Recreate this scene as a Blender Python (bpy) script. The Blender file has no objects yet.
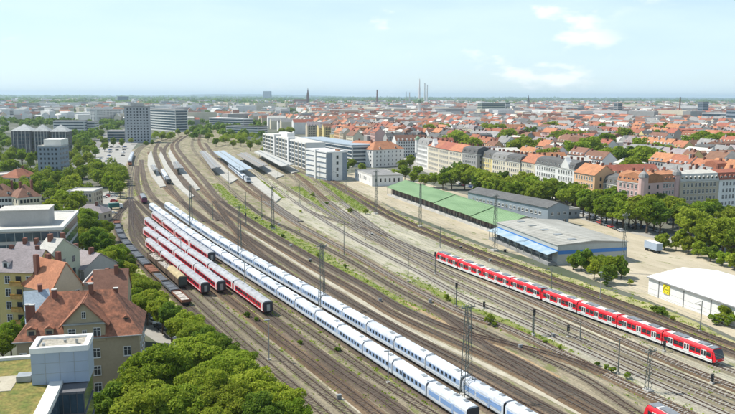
import bpy, bmesh, math, random
import numpy as np
from mathutils import Vector, Matrix
random.seed(7); rng = np.random.default_rng(7)
sc = bpy.context.scene
C = sc.collection

# ------------------------------------------------------------------ camera, sky, sun, exposure
CAM_H = 60.0
FPX = 740.0
PITCH = math.radians(8.52); ROLL = math.radians(0.27)
cam_d = bpy.data.cameras.new('camera'); cam = bpy.data.objects.new('camera', cam_d); C.objects.link(cam)
cam_d.sensor_width = 36.0; cam_d.lens = FPX / 735.0 * 36.0
cam_d.clip_start = 1.0; cam_d.clip_end = 120000.0
FW = Vector((0, math.cos(PITCH), -math.sin(PITCH)))
UP0 = Vector((0, math.sin(PITCH), math.cos(PITCH))); RT0 = Vector((1, 0, 0))
RT = RT0 * math.cos(ROLL) + UP0 * math.sin(ROLL)
UP = UP0 * math.cos(ROLL) - RT0 * math.sin(ROLL)
M = Matrix((RT, UP, -FW)).transposed()
cam.matrix_world = Matrix.Translation((0, 0, CAM_H)) @ M.to_4x4()
sc.camera = cam

SUN_EL = math.radians(54)
SUN_AZ = math.atan2(-0.95, 0.30)            # measured from +Y towards +X
sdir = Vector((math.sin(SUN_AZ) * math.cos(SUN_EL), math.cos(SUN_AZ) * math.cos(SUN_EL), math.sin(SUN_EL)))
sun_d = bpy.data.lights.new('sun', 'SUN'); sun_d.energy = 5.0; sun_d.angle = math.radians(0.55); sun_d.color = (1.0, 0.95, 0.86)
sun = bpy.data.objects.new('sun', sun_d); C.objects.link(sun)
sun.rotation_mode = 'QUATERNION'; sun.rotation_quaternion = sdir.to_track_quat('Z', 'Y')
sun.location = (-300, 100, 400)

world = bpy.data.worlds.new('World'); sc.world = world; world.use_nodes = True
nt = world.node_tree; nt.nodes.clear()
out = nt.nodes.new('ShaderNodeOutputWorld'); bg = nt.nodes.new('ShaderNodeBackground')
sky = nt.nodes.new('ShaderNodeTexSky'); sky.sky_type = 'NISHITA'; sky.sun_disc = False
sky.sun_elevation = SUN_EL; sky.sun_rotation = SUN_AZ
sky.altitude = 500; sky.air_density = 1.0; sky.dust_density = 0.6; sky.ozone_density = 1.6
bg.inputs['Strength'].default_value = 0.11
# thin veil everywhere and small fair-weather cumulus, laid out by direction over the whole sky
tc = nt.nodes.new('ShaderNodeTexCoord')
def wnoise(scale, detail, lo, hi, off=(0, 0, 0), sz=2.4):
    mp = nt.nodes.new('ShaderNodeMapping'); mp.inputs['Location'].default_value = off; mp.inputs['Scale'].default_value = (1, 1, sz)
    nt.links.new(tc.outputs['Generated'], mp.inputs[0])
    n = nt.nodes.new('ShaderNodeTexNoise'); n.inputs['Scale'].default_value = scale; n.inputs['Detail'].default_value = detail
    n.inputs['Roughness'].default_value = 0.55
    nt.links.new(mp.outputs[0], n.inputs['Vector'])
    r = nt.nodes.new('ShaderNodeMapRange'); r.interpolation_type = 'SMOOTHSTEP'
    r.inputs['From Min'].default_value = lo; r.inputs['From Max'].default_value = hi
    nt.links.new(n.outputs['Fac'], r.inputs['Value']); return r
c1 = wnoise(9.0, 7, 0.56, 0.68, (6.6, 3.9, 2.2))
c2 = wnoise(2.4, 2, 0.46, 0.58, (3.7, 2.9, 1.1))
c1.inputs['To Max'].default_value = 0.62
cm = nt.nodes.new('ShaderNodeMath'); cm.operation = 'MULTIPLY'; nt.links.new(c1.outputs[0], cm.inputs[0]); nt.links.new(c2.outputs[0], cm.inputs[1])
c3 = wnoise(3.0, 4, 0.30, 0.75, (7.1, 2.0, 0), 5.0)
c3m = nt.nodes.new('ShaderNodeMath'); c3m.operation = 'MULTIPLY'; c3m.inputs[1].default_value = 0.28; nt.links.new(c3.outputs[0], c3m.inputs[0])
tint = nt.nodes.new('ShaderNodeMixRGB'); tint.blend_type = 'MULTIPLY'; tint.inputs[0].default_value = 1.0
tint.inputs[2].default_value = (0.93, 1.05, 1.12, 1)
nt.links.new(sky.outputs[0], tint.inputs[1])
veil = nt.nodes.new('ShaderNodeMixRGB'); veil.inputs[2].default_value = (6.5, 8.0, 8.9, 1)
sep = nt.nodes.new('ShaderNodeSeparateXYZ'); nt.links.new(tc.outputs['Generated'], sep.inputs[0])
ve = nt.nodes.new('ShaderNodeMapRange'); ve.inputs['From Min'].default_value = 0.0; ve.inputs['From Max'].default_value = 0.8   # haze veil thins towards the zenith
ve.inputs['To Min'].default_value = 0.60; ve.inputs['To Max'].default_value = 0.08; nt.links.new(sep.outputs['Z'], ve.inputs['Value'])
va = nt.nodes.new('ShaderNodeMath'); va.operation = 'ADD'; nt.links.new(ve.outputs[0], va.inputs[1]); nt.links.new(c3m.outputs[0], va.inputs[0])
nt.links.new(va.outputs[0], veil.inputs[0]); nt.links.new(tint.outputs[0], veil.inputs[1])
cl = nt.nodes.new('ShaderNodeMixRGB'); cl.inputs[2].default_value = (9.6, 9.7, 9.6, 1)
nt.links.new(cm.outputs[0], cl.inputs[0]); nt.links.new(veil.outputs[0], cl.inputs[1])
nt.links.new(cl.outputs[0], bg.inputs['Color']); nt.links.new(bg.outputs[0], out.inputs['Surface'])

sc.view_settings.view_transform = 'Standard'; sc.view_settings.look = 'None'
sc.view_settings.exposure = 0.28; sc.view_settings.gamma = 1.0
sc.render.engine = 'CYCLES'
sc.cycles.use_denoising = True
sc.cycles.max_bounces = 5; sc.cycles.diffuse_bounces = 2; sc.cycles.glossy_bounces = 2; sc.cycles.transmission_bounces = 2
sc.cycles.transparent_max_bounces = 6; sc.cycles.volume_bounces = 0

# ------------------------------------------------------------------ helpers
def P(x, y, z=0.0):
    """ground (or height z) point seen in direction of photo pixel x, y"""
    d = FW * FPX + RT * (x - 367.5) - UP * (y - 207)
    t = (z - CAM_H) / d.z
    return Vector((d.x * t, d.y * t, z))
def proj(p):
    v = Vector(p) - Vector((0, 0, CAM_H)); q = v.dot(FW)
    return (367.5 + FPX * v.dot(RT) / q, 207 - FPX * v.dot(UP) / q)
ORD = ['first', 'second', 'third', 'fourth', 'fifth', 'sixth', 'seventh', 'eighth', 'ninth', 'tenth', 'eleventh', 'twelfth',
       'thirteenth', 'fourteenth', 'fifteenth', 'sixteenth', 'seventeenth', 'eighteenth', 'nineteenth', 'twentieth']
TENS = {20: 'twenty', 30: 'thirty', 40: 'forty', 50: 'fifty', 60: 'sixty', 70: 'seventy', 80: 'eighty', 90: 'ninety'}
def ordw(i):
    if i < 20: return ORD[i]
    n = i + 1; t = n // 10 * 10
    if n >= 100: return 'hundred and ' + ordw(n - 101) if n > 100 else 'hundredth'
    return {20: 'twentieth', 30: 'thirtieth', 40: 'fortieth', 50: 'fiftieth', 60: 'sixtieth', 70: 'seventieth', 80: 'eightieth', 90: 'ninetieth'}[t] if n == t else TENS[t] + '-' + ORD[n - t - 1]

MATS = {}
def mat(name, col, rough=0.8, var=0.12, scale=0.6, metal=0.0, col2=None, bump=0.0, detail=4, objvar=0.0, stretch=None, spec=0.3, fine=0.0, weed=0.0):
    """procedural material: two-tone noise in world position, optional per-object variation, fine grain and bump"""
    if name in MATS: return MATS[name]
    m = bpy.data.materials.new(name); m.use_nodes = True; n = m.node_tree; b = n.nodes['Principled BSDF']
    b.inputs['Roughness'].default_value = rough; b.inputs['Metallic'].default_value = metal
    b.inputs['Specular IOR Level'].default_value = spec
    geo = n.nodes.new('ShaderNodeNewGeometry'); vec = geo.outputs['Position']
    if stretch:
        mp = n.nodes.new('ShaderNodeMapping'); mp.vector_type = 'TEXTURE'; mp.inputs['Rotation'].default_value = (0, 0, stretch[0])
        mp.inputs['Scale'].default_value = (1, stretch[1], 1); n.links.new(vec, mp.inputs[0]); vec = mp.outputs[0]
    tx = n.nodes.new('ShaderNodeTexNoise'); tx.inputs['Scale'].default_value = scale; tx.inputs['Detail'].default_value = detail
    tx.inputs['Roughness'].default_value = 0.62
    n.links.new(vec, tx.inputs['Vector'])
    rp = n.nodes.new('ShaderNodeMapRange'); rp.inputs['From Min'].default_value = 0.34; rp.inputs['From Max'].default_value = 0.66
    n.links.new(tx.outputs['Fac'], rp.inputs['Value'])
    mx = n.nodes.new('ShaderNodeMixRGB'); n.links.new(rp.outputs[0], mx.inputs[0])
    if col2 is None:
        a = [max(0, c * (1 - var)) for c in col]; d = [min(1, c * (1 + var)) for c in col]
    else: a, d = col, col2
    mx.inputs[1].default_value = (*a, 1); mx.inputs[2].default_value = (*d, 1)
    o = mx.outputs[0]
    if fine:
        t2 = n.nodes.new('ShaderNodeTexNoise'); t2.inputs['Scale'].default_value = 2.2; t2.inputs['Detail'].default_value = 3
        n.links.new(geo.outputs['Position'], t2.inputs['Vector'])
        r2 = n.nodes.new('ShaderNodeMapRange'); r2.inputs['From Min'].default_value = 0.3; r2.inputs['From Max'].default_value = 0.7
        r2.inputs['To Min'].default_value = 1 - fine; r2.inputs['To Max'].default_value = 1 + fine
        n.links.new(t2.outputs['Fac'], r2.inputs['Value'])
        mm = n.nodes.new('ShaderNodeMixRGB'); mm.blend_type = 'MULTIPLY'; mm.inputs[0].default_value = 1
        n.links.new(o, mm.inputs[1]); n.links.new(r2.outputs[0], mm.inputs[2]); o = mm.outputs[0]
    if weed:
        t5 = n.nodes.new('ShaderNodeTexNoise'); t5.inputs['Scale'].default_value = 0.33; t5.inputs['Detail'].default_value = 9; t5.inputs['Roughness'].default_value = 0.7
        m5 = n.nodes.new('ShaderNodeMapping'); m5.vector_type = 'TEXTURE'; m5.inputs['Rotation'].default_value = (0, 0, math.radians(24)); m5.inputs['Scale'].default_value = (1, 3.5, 1); m5.inputs['Location'].default_value = (31, 7, 0)
        n.links.new(geo.outputs['Position'], m5.inputs[0]); n.links.new(m5.outputs[0], t5.inputs['Vector'])
        r5 = n.nodes.new('ShaderNodeMapRange'); r5.inputs['From Min'].default_value = 0.60 - weed * .12; r5.inputs['From Max'].default_value = 0.66 - weed * .08; r5.inputs['To Max'].default_value = 0.75
        n.links.new(t5.outputs['Fac'], r5.inputs['Value']); w5 = n.nodes.new('ShaderNodeMixRGB'); w5.inputs[2].default_value = (0.13, 0.155, 0.035, 1)
        n.links.new(r5.outputs[0], w5.inputs[0]); n.links.new(o, w5.inputs[1]); o = w5.outputs[0]
    if objvar:
        oi = n.nodes.new('ShaderNodeObjectInfo')
        hs = n.nodes.new('ShaderNodeHueSaturation')
        r3 = n.nodes.new('ShaderNodeMapRange'); r3.inputs['To Min'].default_value = 1 - objvar; r3.inputs['To Max'].default_value = 1 + objvar
        n.links.new(oi.outputs['Random'], r3.inputs['Value']); n.links.new(r3.outputs[0], hs.inputs['Value'])
        r4 = n.nodes.new('ShaderNodeMapRange'); r4.inputs['To Min'].default_value = 0.5 - objvar * 0.06; r4.inputs['To Max'].default_value = 0.5 + objvar * 0.06
        fr = n.nodes.new('ShaderNodeMath'); fr.operation = 'FRACT'; ml = n.nodes.new('ShaderNodeMath'); ml.operation = 'MULTIPLY'; ml.inputs[1].default_value = 7.31
        n.links.new(oi.outputs['Random'], ml.inputs[0]); n.links.new(ml.outputs[0], fr.inputs[0]); n.links.new(fr.outputs[0], r4.inputs['Value'])
        n.links.new(r4.outputs[0], hs.inputs['Hue']); n.links.new(o, hs.inputs['Color']); o = hs.outputs[0]
    n.links.new(o, b.inputs['Base Color'])
    if bump:
        bp = n.nodes.new('ShaderNodeBump'); bp.inputs['Strength'].default_value = bump; bp.inputs['Distance'].default_value = 0.1
        t3 = n.nodes.new('ShaderNodeTexNoise'); t3.inputs['Scale'].default_value = 6; n.links.new(geo.outputs['Position'], t3.inputs['Vector'])
        n.links.new(t3.outputs['Fac'], bp.inputs['Height']); n.links.new(bp.outputs[0], b.inputs['Normal'])
    MATS[name] = m; return m

class MB:
    """collects verts and faces, builds one mesh"""
    def __init__(s): s.v = []; s.f = []; s.m = []
    def add(s, vs, fs, mi=0):
        o = len(s.v); s.v += [tuple(v) for v in vs]; s.f += [tuple(o + i for i in f) for f in fs]; s.m += [mi] * len(fs); return s
    def box(s, c, size, rz=0.0, mi=0, rx=0.0, ry=0.0):
        hx, hy, hz = size[0] / 2, size[1] / 2, size[2] / 2
        vs = [Vector((x, y, z)) for z in (-hz, hz) for x, y in ((-hx, -hy), (hx, -hy), (hx, hy), (-hx, hy))]
        if rz or rx or ry:
            R = Matrix.Rotation(rz, 3, 'Z') @ Matrix.Rotation(ry, 3, 'Y') @ Matrix.Rotation(rx, 3, 'X'); vs = [R @ v for v in vs]
        c = Vector(c); return s.add([v + c for v in vs], [(3, 2, 1, 0), (4, 5, 6, 7), (0, 1, 5, 4), (1, 2, 6, 5), (2, 3, 7, 6), (3, 0, 4, 7)], mi)
    def bx(s, x0, x1, y0, y1, z0, z1, mi=0): return s.box(((x0 + x1) / 2, (y0 + y1) / 2, (z0 + z1) / 2), (abs(x1 - x0), abs(y1 - y0), abs(z1 - z0)), 0, mi)
    def bar(s, a, b, w, mi=0):
        a = Vector(a); b = Vector(b); d = b - a; L = d.length
        if L < 1e-6: return s
        q = d.to_track_quat('Z', 'Y').to_matrix(); h = w / 2
        vs = [a + q @ Vector((x, y, 0)) for x, y in ((-h, -h), (h, -h), (h, h), (-h, h))] + [b + q @ Vector((x, y, 0)) for x, y in ((-h, -h), (h, -h), (h, h), (-h, h))]
        return s.add(vs, [(3, 2, 1, 0), (4, 5, 6, 7), (0, 1, 5, 4), (1, 2, 6, 5), (2, 3, 7, 6), (3, 0, 4, 7)], mi)
    def cyl(s, a, b, r0, r1, n=8, mi=0):
        a = Vector(a); b = Vector(b); q = (b - a).to_track_quat('Z', 'Y').to_matrix()
        vs = []
        for c, r in ((a, r0), (b, r1)):
            for i in range(n): t = 2 * math.pi * i / n; vs.append(c + q @ Vector((r * math.cos(t), r * math.sin(t), 0)))
        fs = [(i, (i + 1) % n, n + (i + 1) % n, n + i) for i in range(n)] + [tuple(range(n - 1, -1, -1)), tuple(range(n, 2 * n))]
        return s.add(vs, fs, mi)
    def prism_y(s, prof, y0, y1, mi=0):
        """profile in (x,z), counter-clockwise seen from -y, extruded along y"""
        n = len(prof); vs = [(x, y0, z) for x, z in prof] + [(x, y1, z) for x, z in prof]
        fs = [tuple(range(n)), tuple(range(2 * n - 1, n - 1, -1))] + [(i, n + i, n + (i + 1) % n, (i + 1) % n) for i in range(n)]
        return s.add(vs, fs, mi)
    def prism_x(s, prof, x0, x1, mi=0):
        n = len(prof); vs = [(x0, y, z) for y, z in prof] + [(x1, y, z) for y, z in prof]
        fs = [tuple(range(n)), tuple(range(2 * n - 1, n - 1, -1))] + [(i, n + i, n + (i + 1) % n, (i + 1) % n) for i in range(n)]
        return s.add(vs, fs, mi)
    def mesh(s, name, *mats):
        me = bpy.data.meshes.new(name); me.from_pydata(s.v, [], s.f)
        for m in mats: me.materials.append(m)
        if len(mats) > 1: me.polygons.foreach_set('material_index', s.m)
        bm = bmesh.new(); bm.from_mesh(me); bmesh.ops.recalc_face_normals(bm, faces=bm.faces); bm.to_mesh(me); bm.free()
        me.update(); return me
def tag(o, label=None, cat=None, group=None, kind=None):
    if label: o['label'] = label
    if cat: o['category'] = cat
    if group: o['group'] = group
    if kind: o['kind'] = kind
    return o
def obj(name, me, parent=None, loc=(0, 0, 0), rz=0.0, scale=None):
    o = bpy.data.objects.new(name, me); C.objects.link(o); o.location = loc
    if rz: o.rotation_euler = (0, 0, rz)
    if scale: o.scale = scale
    if parent: o.parent = parent
    return o
def thing(name, loc, rz, label, cat, group=None):
    return tag(obj(name, None, None, loc, rz), label, cat, group)
def copy_tree(root, loc, rz, label, scale=None):
    r = root.copy(); C.objects.link(r); r.location = loc; r.rotation_euler = (0, 0, rz); r['label'] = label
    if scale: r.scale = scale
    for ch in root.children:
        c = ch.copy(); C.objects.link(c); c.parent = r
        for g in ch.children:
            d = g.copy(); C.objects.link(d); d.parent = c
    return r
def sheet(name, px, z, m, kind='structure', world=False):
    pts = [Vector(p) for p in px] if world else [P(*p) for p in px]
    me = bpy.data.meshes.new(name); me.from_pydata([(p.x, p.y, z) for p in pts], [], [tuple(range(len(pts)))]); me.materials.append(m)
    bm = bmesh.new(); bm.from_mesh(me); bmesh.ops.triangulate(bm, faces=bm.faces)
    for f in bm.faces:
        if f.normal.z < 0: f.normal_flip()
    bm.to_mesh(me); bm.free()
    o = obj(name, me); o['kind'] = kind; return o
def spline(px, step=4.0, world=False):
    """catmull-rom through ground points, resampled evenly; far to near"""
    p = [Vector(q).to_2d() if world else P(*q).to_2d() for q in px]
    p = [p[0] * 2 - p[1]] + p + [p[-1] * 2 - p[-2]]
    fine = []
    for i in range(1, len(p) - 2):
        a, b, c, d = p[i - 1:i + 3]
        n = max(2, int((c - b).length / 2))
        for k in range(n):
            t = k / n
            fine.append(0.5 * ((2 * b) + (c - a) * t + (2 * a - 5 * b + 4 * c - d) * t * t + (3 * b - a - 3 * c + d) * t ** 3))
    fine.append(p[-2])
    for _ in range(3):                      # smooth pixel jitter out of the alignment
        fine = [fine[0]] + [(fine[i - 1] + fine[i] * 2 + fine[i + 1]) / 4 for i in range(1, len(fine) - 1)] + [fine[-1]]
    L = [0]
    for i in range(1, len(fine)): L.append(L[-1] + (fine[i] - fine[i - 1]).length)
    res = []; n = max(2, int(L[-1] / step)); j = 0
    for k in range(n + 1):
        s = L[-1] * k / n
        while j < len(L) - 2 and L[j + 1] < s: j += 1
        t = (s - L[j]) / max(1e-9, L[j + 1] - L[j]); res.append(fine[j].lerp(fine[j + 1], min(1, max(0, t))))
    return res
def normals(pts):
    ns = []
    for i in range(len(pts)):
        d = pts[min(i + 1, len(pts) - 1)] - pts[max(i - 1, 0)]; d.normalize(); ns.append(Vector((-d.y, d.x)))
    return ns
def offset(pts, d):
    return [p + n * d for p, n in zip(pts, normals(pts))]
def sweep(mb, pts, prof, mi=0, closed=False):
    ns = normals(pts); k = len(prof); vs = []
    for p, n in zip(pts, ns):
        for o, z in prof: vs.append((p.x + n.x * o, p.y + n.y * o, z))
    fs = []; kk = k if closed else k - 1
    for i in range(len(pts) - 1):
        for j in range(kk):
            fs.append((i * k + j, i * k + (j + 1) % k, (i + 1) * k + (j + 1) % k, (i + 1) * k + j))
    if closed:
        fs.append(tuple(range(k))); fs.append(tuple((len(pts) - 1) * k + j for j in range(k)))
    mb.add(vs, fs, mi); return mb

# ------------------------------------------------------------------ materials
TDIR = math.radians(24)   # tracks run 24 degrees west of the view axis
m_ground = mat('ground_mixed', (0.055, 0.075, 0.035), 0.95, col2=(0.17, 0.165, 0.14), scale=0.012, detail=8)
m_yard = mat('yard_gravel', (0.165, 0.135, 0.09), 0.95, col2=(0.355, 0.305, 0.21), scale=0.22, detail=8, stretch=(TDIR, 9), fine=0.25, weed=0.85)
m_yard_pale = mat('yard_pale_gravel', (0.29, 0.27, 0.20), 0.95, col2=(0.46, 0.425, 0.32), scale=0.22, detail=8, stretch=(TDIR, 9), fine=0.22, weed=0.6)
m_sand = mat('sandy_forecourt', (0.33, 0.285, 0.195), 0.95, col2=(0.48, 0.42, 0.31), scale=0.09, detail=9, stretch=(TDIR, 4), fine=0.10, weed=0.25)
m_grass = mat('yard_grass', (0.12, 0.17, 0.03), 0.95, col2=(0.26, 0.25, 0.09), scale=0.25, detail=7, fine=0.3)
m_dry = mat('dry_grass', (0.20, 0.22, 0.07), 0.95, col2=(0.42, 0.37, 0.20), scale=0.16, detail=7, fine=0.25)
m_path = mat('pale_path', (0.36, 0.32, 0.24), 0.95, col2=(0.48, 0.44, 0.34), scale=0.3, detail=5, fine=0.1)
m_asph = mat('asphalt', (0.17, 0.165, 0.155), 0.9, col2=(0.25, 0.24, 0.225), scale=0.08, detail=6, fine=0.06)
m_pave = mat('street_paving', (0.28, 0.27, 0.245), 0.9, col2=(0.37, 0.355, 0.32), scale=0.12, detail=6, fine=0.06)
m_bal_brown = mat('ballast_brown', (0.085, 0.055, 0.032), 0.95, col2=(0.20, 0.140, 0.085), scale=0.3, stretch=(TDIR, 8), detail=6, fine=0.28)
m_bal_dark = mat('ballast_dark', (0.080, 0.060, 0.042), 0.95, col2=(0.155, 0.120, 0.086), scale=0.3, stretch=(TDIR, 8), detail=6, fine=0.28)
m_bal_grey = mat('ballast_grey', (0.135, 0.115, 0.075), 0.95, col2=(0.25, 0.215, 0.15), scale=0.3, stretch=(TDIR, 8), detail=6, fine=0.25, weed=0.25)
m_bal_pale = mat('ballast_pale', (0.25, 0.23, 0.18), 0.95, col2=(0.38, 0.355, 0.285), scale=0.3, stretch=(TDIR, 8), detail=6, fine=0.2)
m_rail = mat('rail_steel', (0.10, 0.07, 0.055), 0.55, var=0.25, scale=0.5, metal=0.3)
m_sleep = mat('sleeper_wood', (0.10, 0.08, 0.065), 0.95, var=0.3, scale=1.0)
m_sleepc = mat('sleeper_concrete', (0.36, 0.34, 0.30), 0.95, var=0.15, scale=1.0)
m_white = mat('white_paint', (0.74, 0.74, 0.72), 0.5, var=0.05, scale=0.3, fine=0.04)
m_offwhite = mat('offwhite_render', (0.66, 0.65, 0.60), 0.85, var=0.08, scale=0.2, fine=0.05)
m_conc = mat('concrete', (0.46, 0.45, 0.42), 0.9, var=0.14, scale=0.25, fine=0.08)
m_concd = mat('concrete_grey', (0.27, 0.27, 0.265), 0.9, var=0.14, scale=0.25, fine=0.08)
m_plat = mat('platform_paving', (0.40, 0.385, 0.34), 0.9, var=0.12, scale=0.15, fine=0.08)
m_steel = mat('mast_steel', (0.17, 0.19, 0.17), 0.6, var=0.2, scale=0.6, metal=0.4)
m_galv = mat('galvanised', (0.36, 0.38, 0.38), 0.5, var=0.15, scale=0.5, metal=0.5)
m_black = mat('black_rubber', (0.015, 0.015, 0.016), 0.7, var=0.3, scale=1.0)
m_under = mat('underframe_grime', (0.030, 0.027, 0.024), 0.85, var=0.4, scale=1.0)
m_glass = mat('window_glass', (0.022, 0.030, 0.038), 0.12, var=0.35, scale=0.3, spec=0.6)
m_glassb = mat('blue_glass', (0.045, 0.075, 0.10), 0.15, var=0.4, scale=0.25, spec=0.6)
m_frame = mat('window_frame_white', (0.74, 0.73, 0.69), 0.6, var=0.06)
m_bark = mat('bark', (0.10, 0.075, 0.05), 0.95, var=0.3, scale=1.5)

# ------------------------------------------------------------------ terrain sheets
def disc(name, r, z, m, n=96, cy=0):
    me = bpy.data.meshes.new(name)
    rs = [300, 1500, 6000, r]; v = [(0, cy, z)]; f = []
    for R in rs:
        for i in range(n): a = 2 * math.pi * i / n; v.append((R * math.cos(a), cy + R * math.sin(a), z))
    for i in range(n): f.append((0, 1 + i, 1 + (i + 1) % n))
    for k in range(len(rs) - 1):
        for i in range(n): a = 1 + k * n; b = a + n; j = (i + 1) % n; f.append((a + i, b + i, b + j, a + j))
    me.from_pydata(v, [], f); me.materials.append(m); o = obj(name, me); o['kind'] = 'structure'; return o
disc('ground', 30000, 0.0, m_ground)
YARD = [(196, 128), (206, 126), (262, 146), (300, 158), (345, 180), (400, 214), (450, 234), (500, 253), (560, 275), (640, 301), (700, 326), (790, 366), (790, 470),
        (330, 470), (285, 408), (240, 370), (205, 336), (175, 312), (140, 282), (118, 252), (108, 236), (106, 222), (121, 190), (126, 165), (132, 150), (160, 138)]
sheet('rail_yard', YARD, 0.05, m_yard)
sheet('pale_track_field', [(268, 178), (300, 192), (330, 196), (360, 205), (400, 226), (450, 246), (500, 268), (560, 291), (640, 322), (700, 346), (790, 384), (790, 470), (742, 452),
      (690, 410), (630, 382), (568, 352), (500, 321), (465, 309), (400, 276), (350, 247), (300, 220), (276, 205)], 0.062, m_yard_pale)
sheet('goods_forecourt', [(332, 176), (360, 172), (400, 176), (470, 196), (560, 214), (640, 234), (700, 246), (790, 262), (790, 360), (735, 338), (700, 322), (640, 297),
      (600, 283), (560, 267), (500, 250), (450, 231), (400, 211), (350, 187)], 0.066, m_sand)
def band(name, px, widths, z, m, kind='structure', jit=None):
    if jit is None: jit = 0.0 if name == 'street' else 0.4
    pts = spline(px, 5.0); n = len(pts); ns = normals(pts); mb = MB(); vs = []
    for i, (p, nn) in enumerate(zip(pts, ns)):
        t = i / (n - 1) * (len(widths) - 1); k = min(int(t), len(widths) - 2); w = widths[k] + (widths[k + 1] - widths[k]) * (t - k)
        w *= 1 - jit / 2 + jit * random.random(); w2 = w * (1 - jit / 2 + jit * random.random())
        vs += [(p.x + nn.x * w / 2, p.y + nn.y * w / 2, z), (p.x - nn.x * w2 / 2, p.y - nn.y * w2 / 2, z)]
    mb.add(vs, [(2 * i, 2 * i + 1, 2 * i + 3, 2 * i + 2) for i in range(n - 1)])
    if name == 'grass_verge': GRASS.append((pts, widths, m))
    o = obj(name, mb.mesh(name, m)); o['kind'] = kind; return o
GRASS = []
band('grass_verge', [(345, 191), (400, 219), (450, 240), (500, 259), (560, 279), (640, 306), (700, 332), (790, 372)], [5, 7, 7, 8, 8], 0.075, m_dry)
band('grass_verge', [(216, 184), (232, 199), (250, 214), (280, 233), (310, 250), (345, 271), (385, 293), (420, 311)], [5, 6.5, 7.5, 7.5, 7, 5, 3], 0.078, m_grass)
band('grass_verge', [(300, 172), (325, 184), (345, 196), (365, 209)], [14, 12, 10, 3], 0.076, m_grass)
band('grass_verge', [(258, 180), (272, 188), (284, 198)], [9, 9, 7], 0.076, m_grass)
band('grass_verge', [(296, 187), (320, 203), (345, 222), (355, 230)], [8, 8, 6, 2], 0.077, m_grass)
band('grass_verge', [(330, 196), (350, 204), (367, 213)], [9, 10, 4], 0.079, m_grass)
band('grass_verge', [(400, 273), (440, 294), (470, 309), (500, 319), (565, 349)], [1, 3, 3, 3, 2], 0.076, m_grass)
band('grass_verge', [(185, 245), (230, 277), (280, 312), (330, 346), (380, 380), (440, 418)], [2, 3, 3.6, 3.6, 3.6, 3.6], 0.078, m_grass)
band('grass_verge', [(160, 240), (200, 268), (245, 303), (300, 350), (360, 398)], [1, 1.5, 1.6, 1.4, 1], 0.077, m_dry)
band('grass_verge', [(200, 292), (240, 322), (290, 362)], [3, 2.6, 1.5], 0.079, m_grass)
band('grass_verge', [(130, 262), (160, 287), (200, 322), (240, 356)], [3, 4, 4, 3], 0.074, m_dry)
band('grass_verge', [(131, 168), (132, 182), (134, 196)], [16, 14, 6], 0.074, m_dry)
band('gravel_path', [(245, 231), (304, 267.5), (365, 304), (400, 325), (480, 363), (530, 388), (600, 424)], [1.0, 1.5, 1.6, 1.7, 1.8, 1.8], 0.08, m_path)
band('gravel_path', [(193, 312), (223, 336), (262, 366), (300, 396)], [2.2, 2.4, 1.2, 1], 0.08, m_path)
band('gravel_path', [(400, 300), (440, 321), (500, 348), (560, 378)], [1, 1.6, 1.6, 1], 0.08, mat('rusty_gravel', (0.30, 0.20, 0.10), 0.95, col2=(0.40, 0.30, 0.18), scale=0.3, fine=0.2))
band('gravel_path', [(298, 372), (318, 389), (352, 416)], [1.5, 5, 6], 0.08, m_path)
# streets
band('street', [(40, 215), (70, 240), (90, 266), (115, 292), (140, 316), (165, 333), (186, 346), (215, 366), (240, 390)], [9, 9, 9, 9, 9, 9], 0.035, m_pave)
band('street', [(60, 218), (68, 190), (80, 168), (92, 150), (100, 140), (112, 132)], [12, 12, 12, 12], 0.04, m_asph)
sheet('car_park', [(92, 196), (112, 190), (118, 197), (112, 215), (98, 222), (88, 212)], 0.045, m_pave)
sheet('car_park', [(96, 150), (112, 140), (140, 140), (132, 150), (126, 166), (96, 172)], 0.045, m_pave)
band('street', [(400, 158), (440, 174), (500, 193), (560, 208), (620, 226), (680, 240), (790, 264)], [16, 16, 16, 16], 0.09, m_pave)

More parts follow.
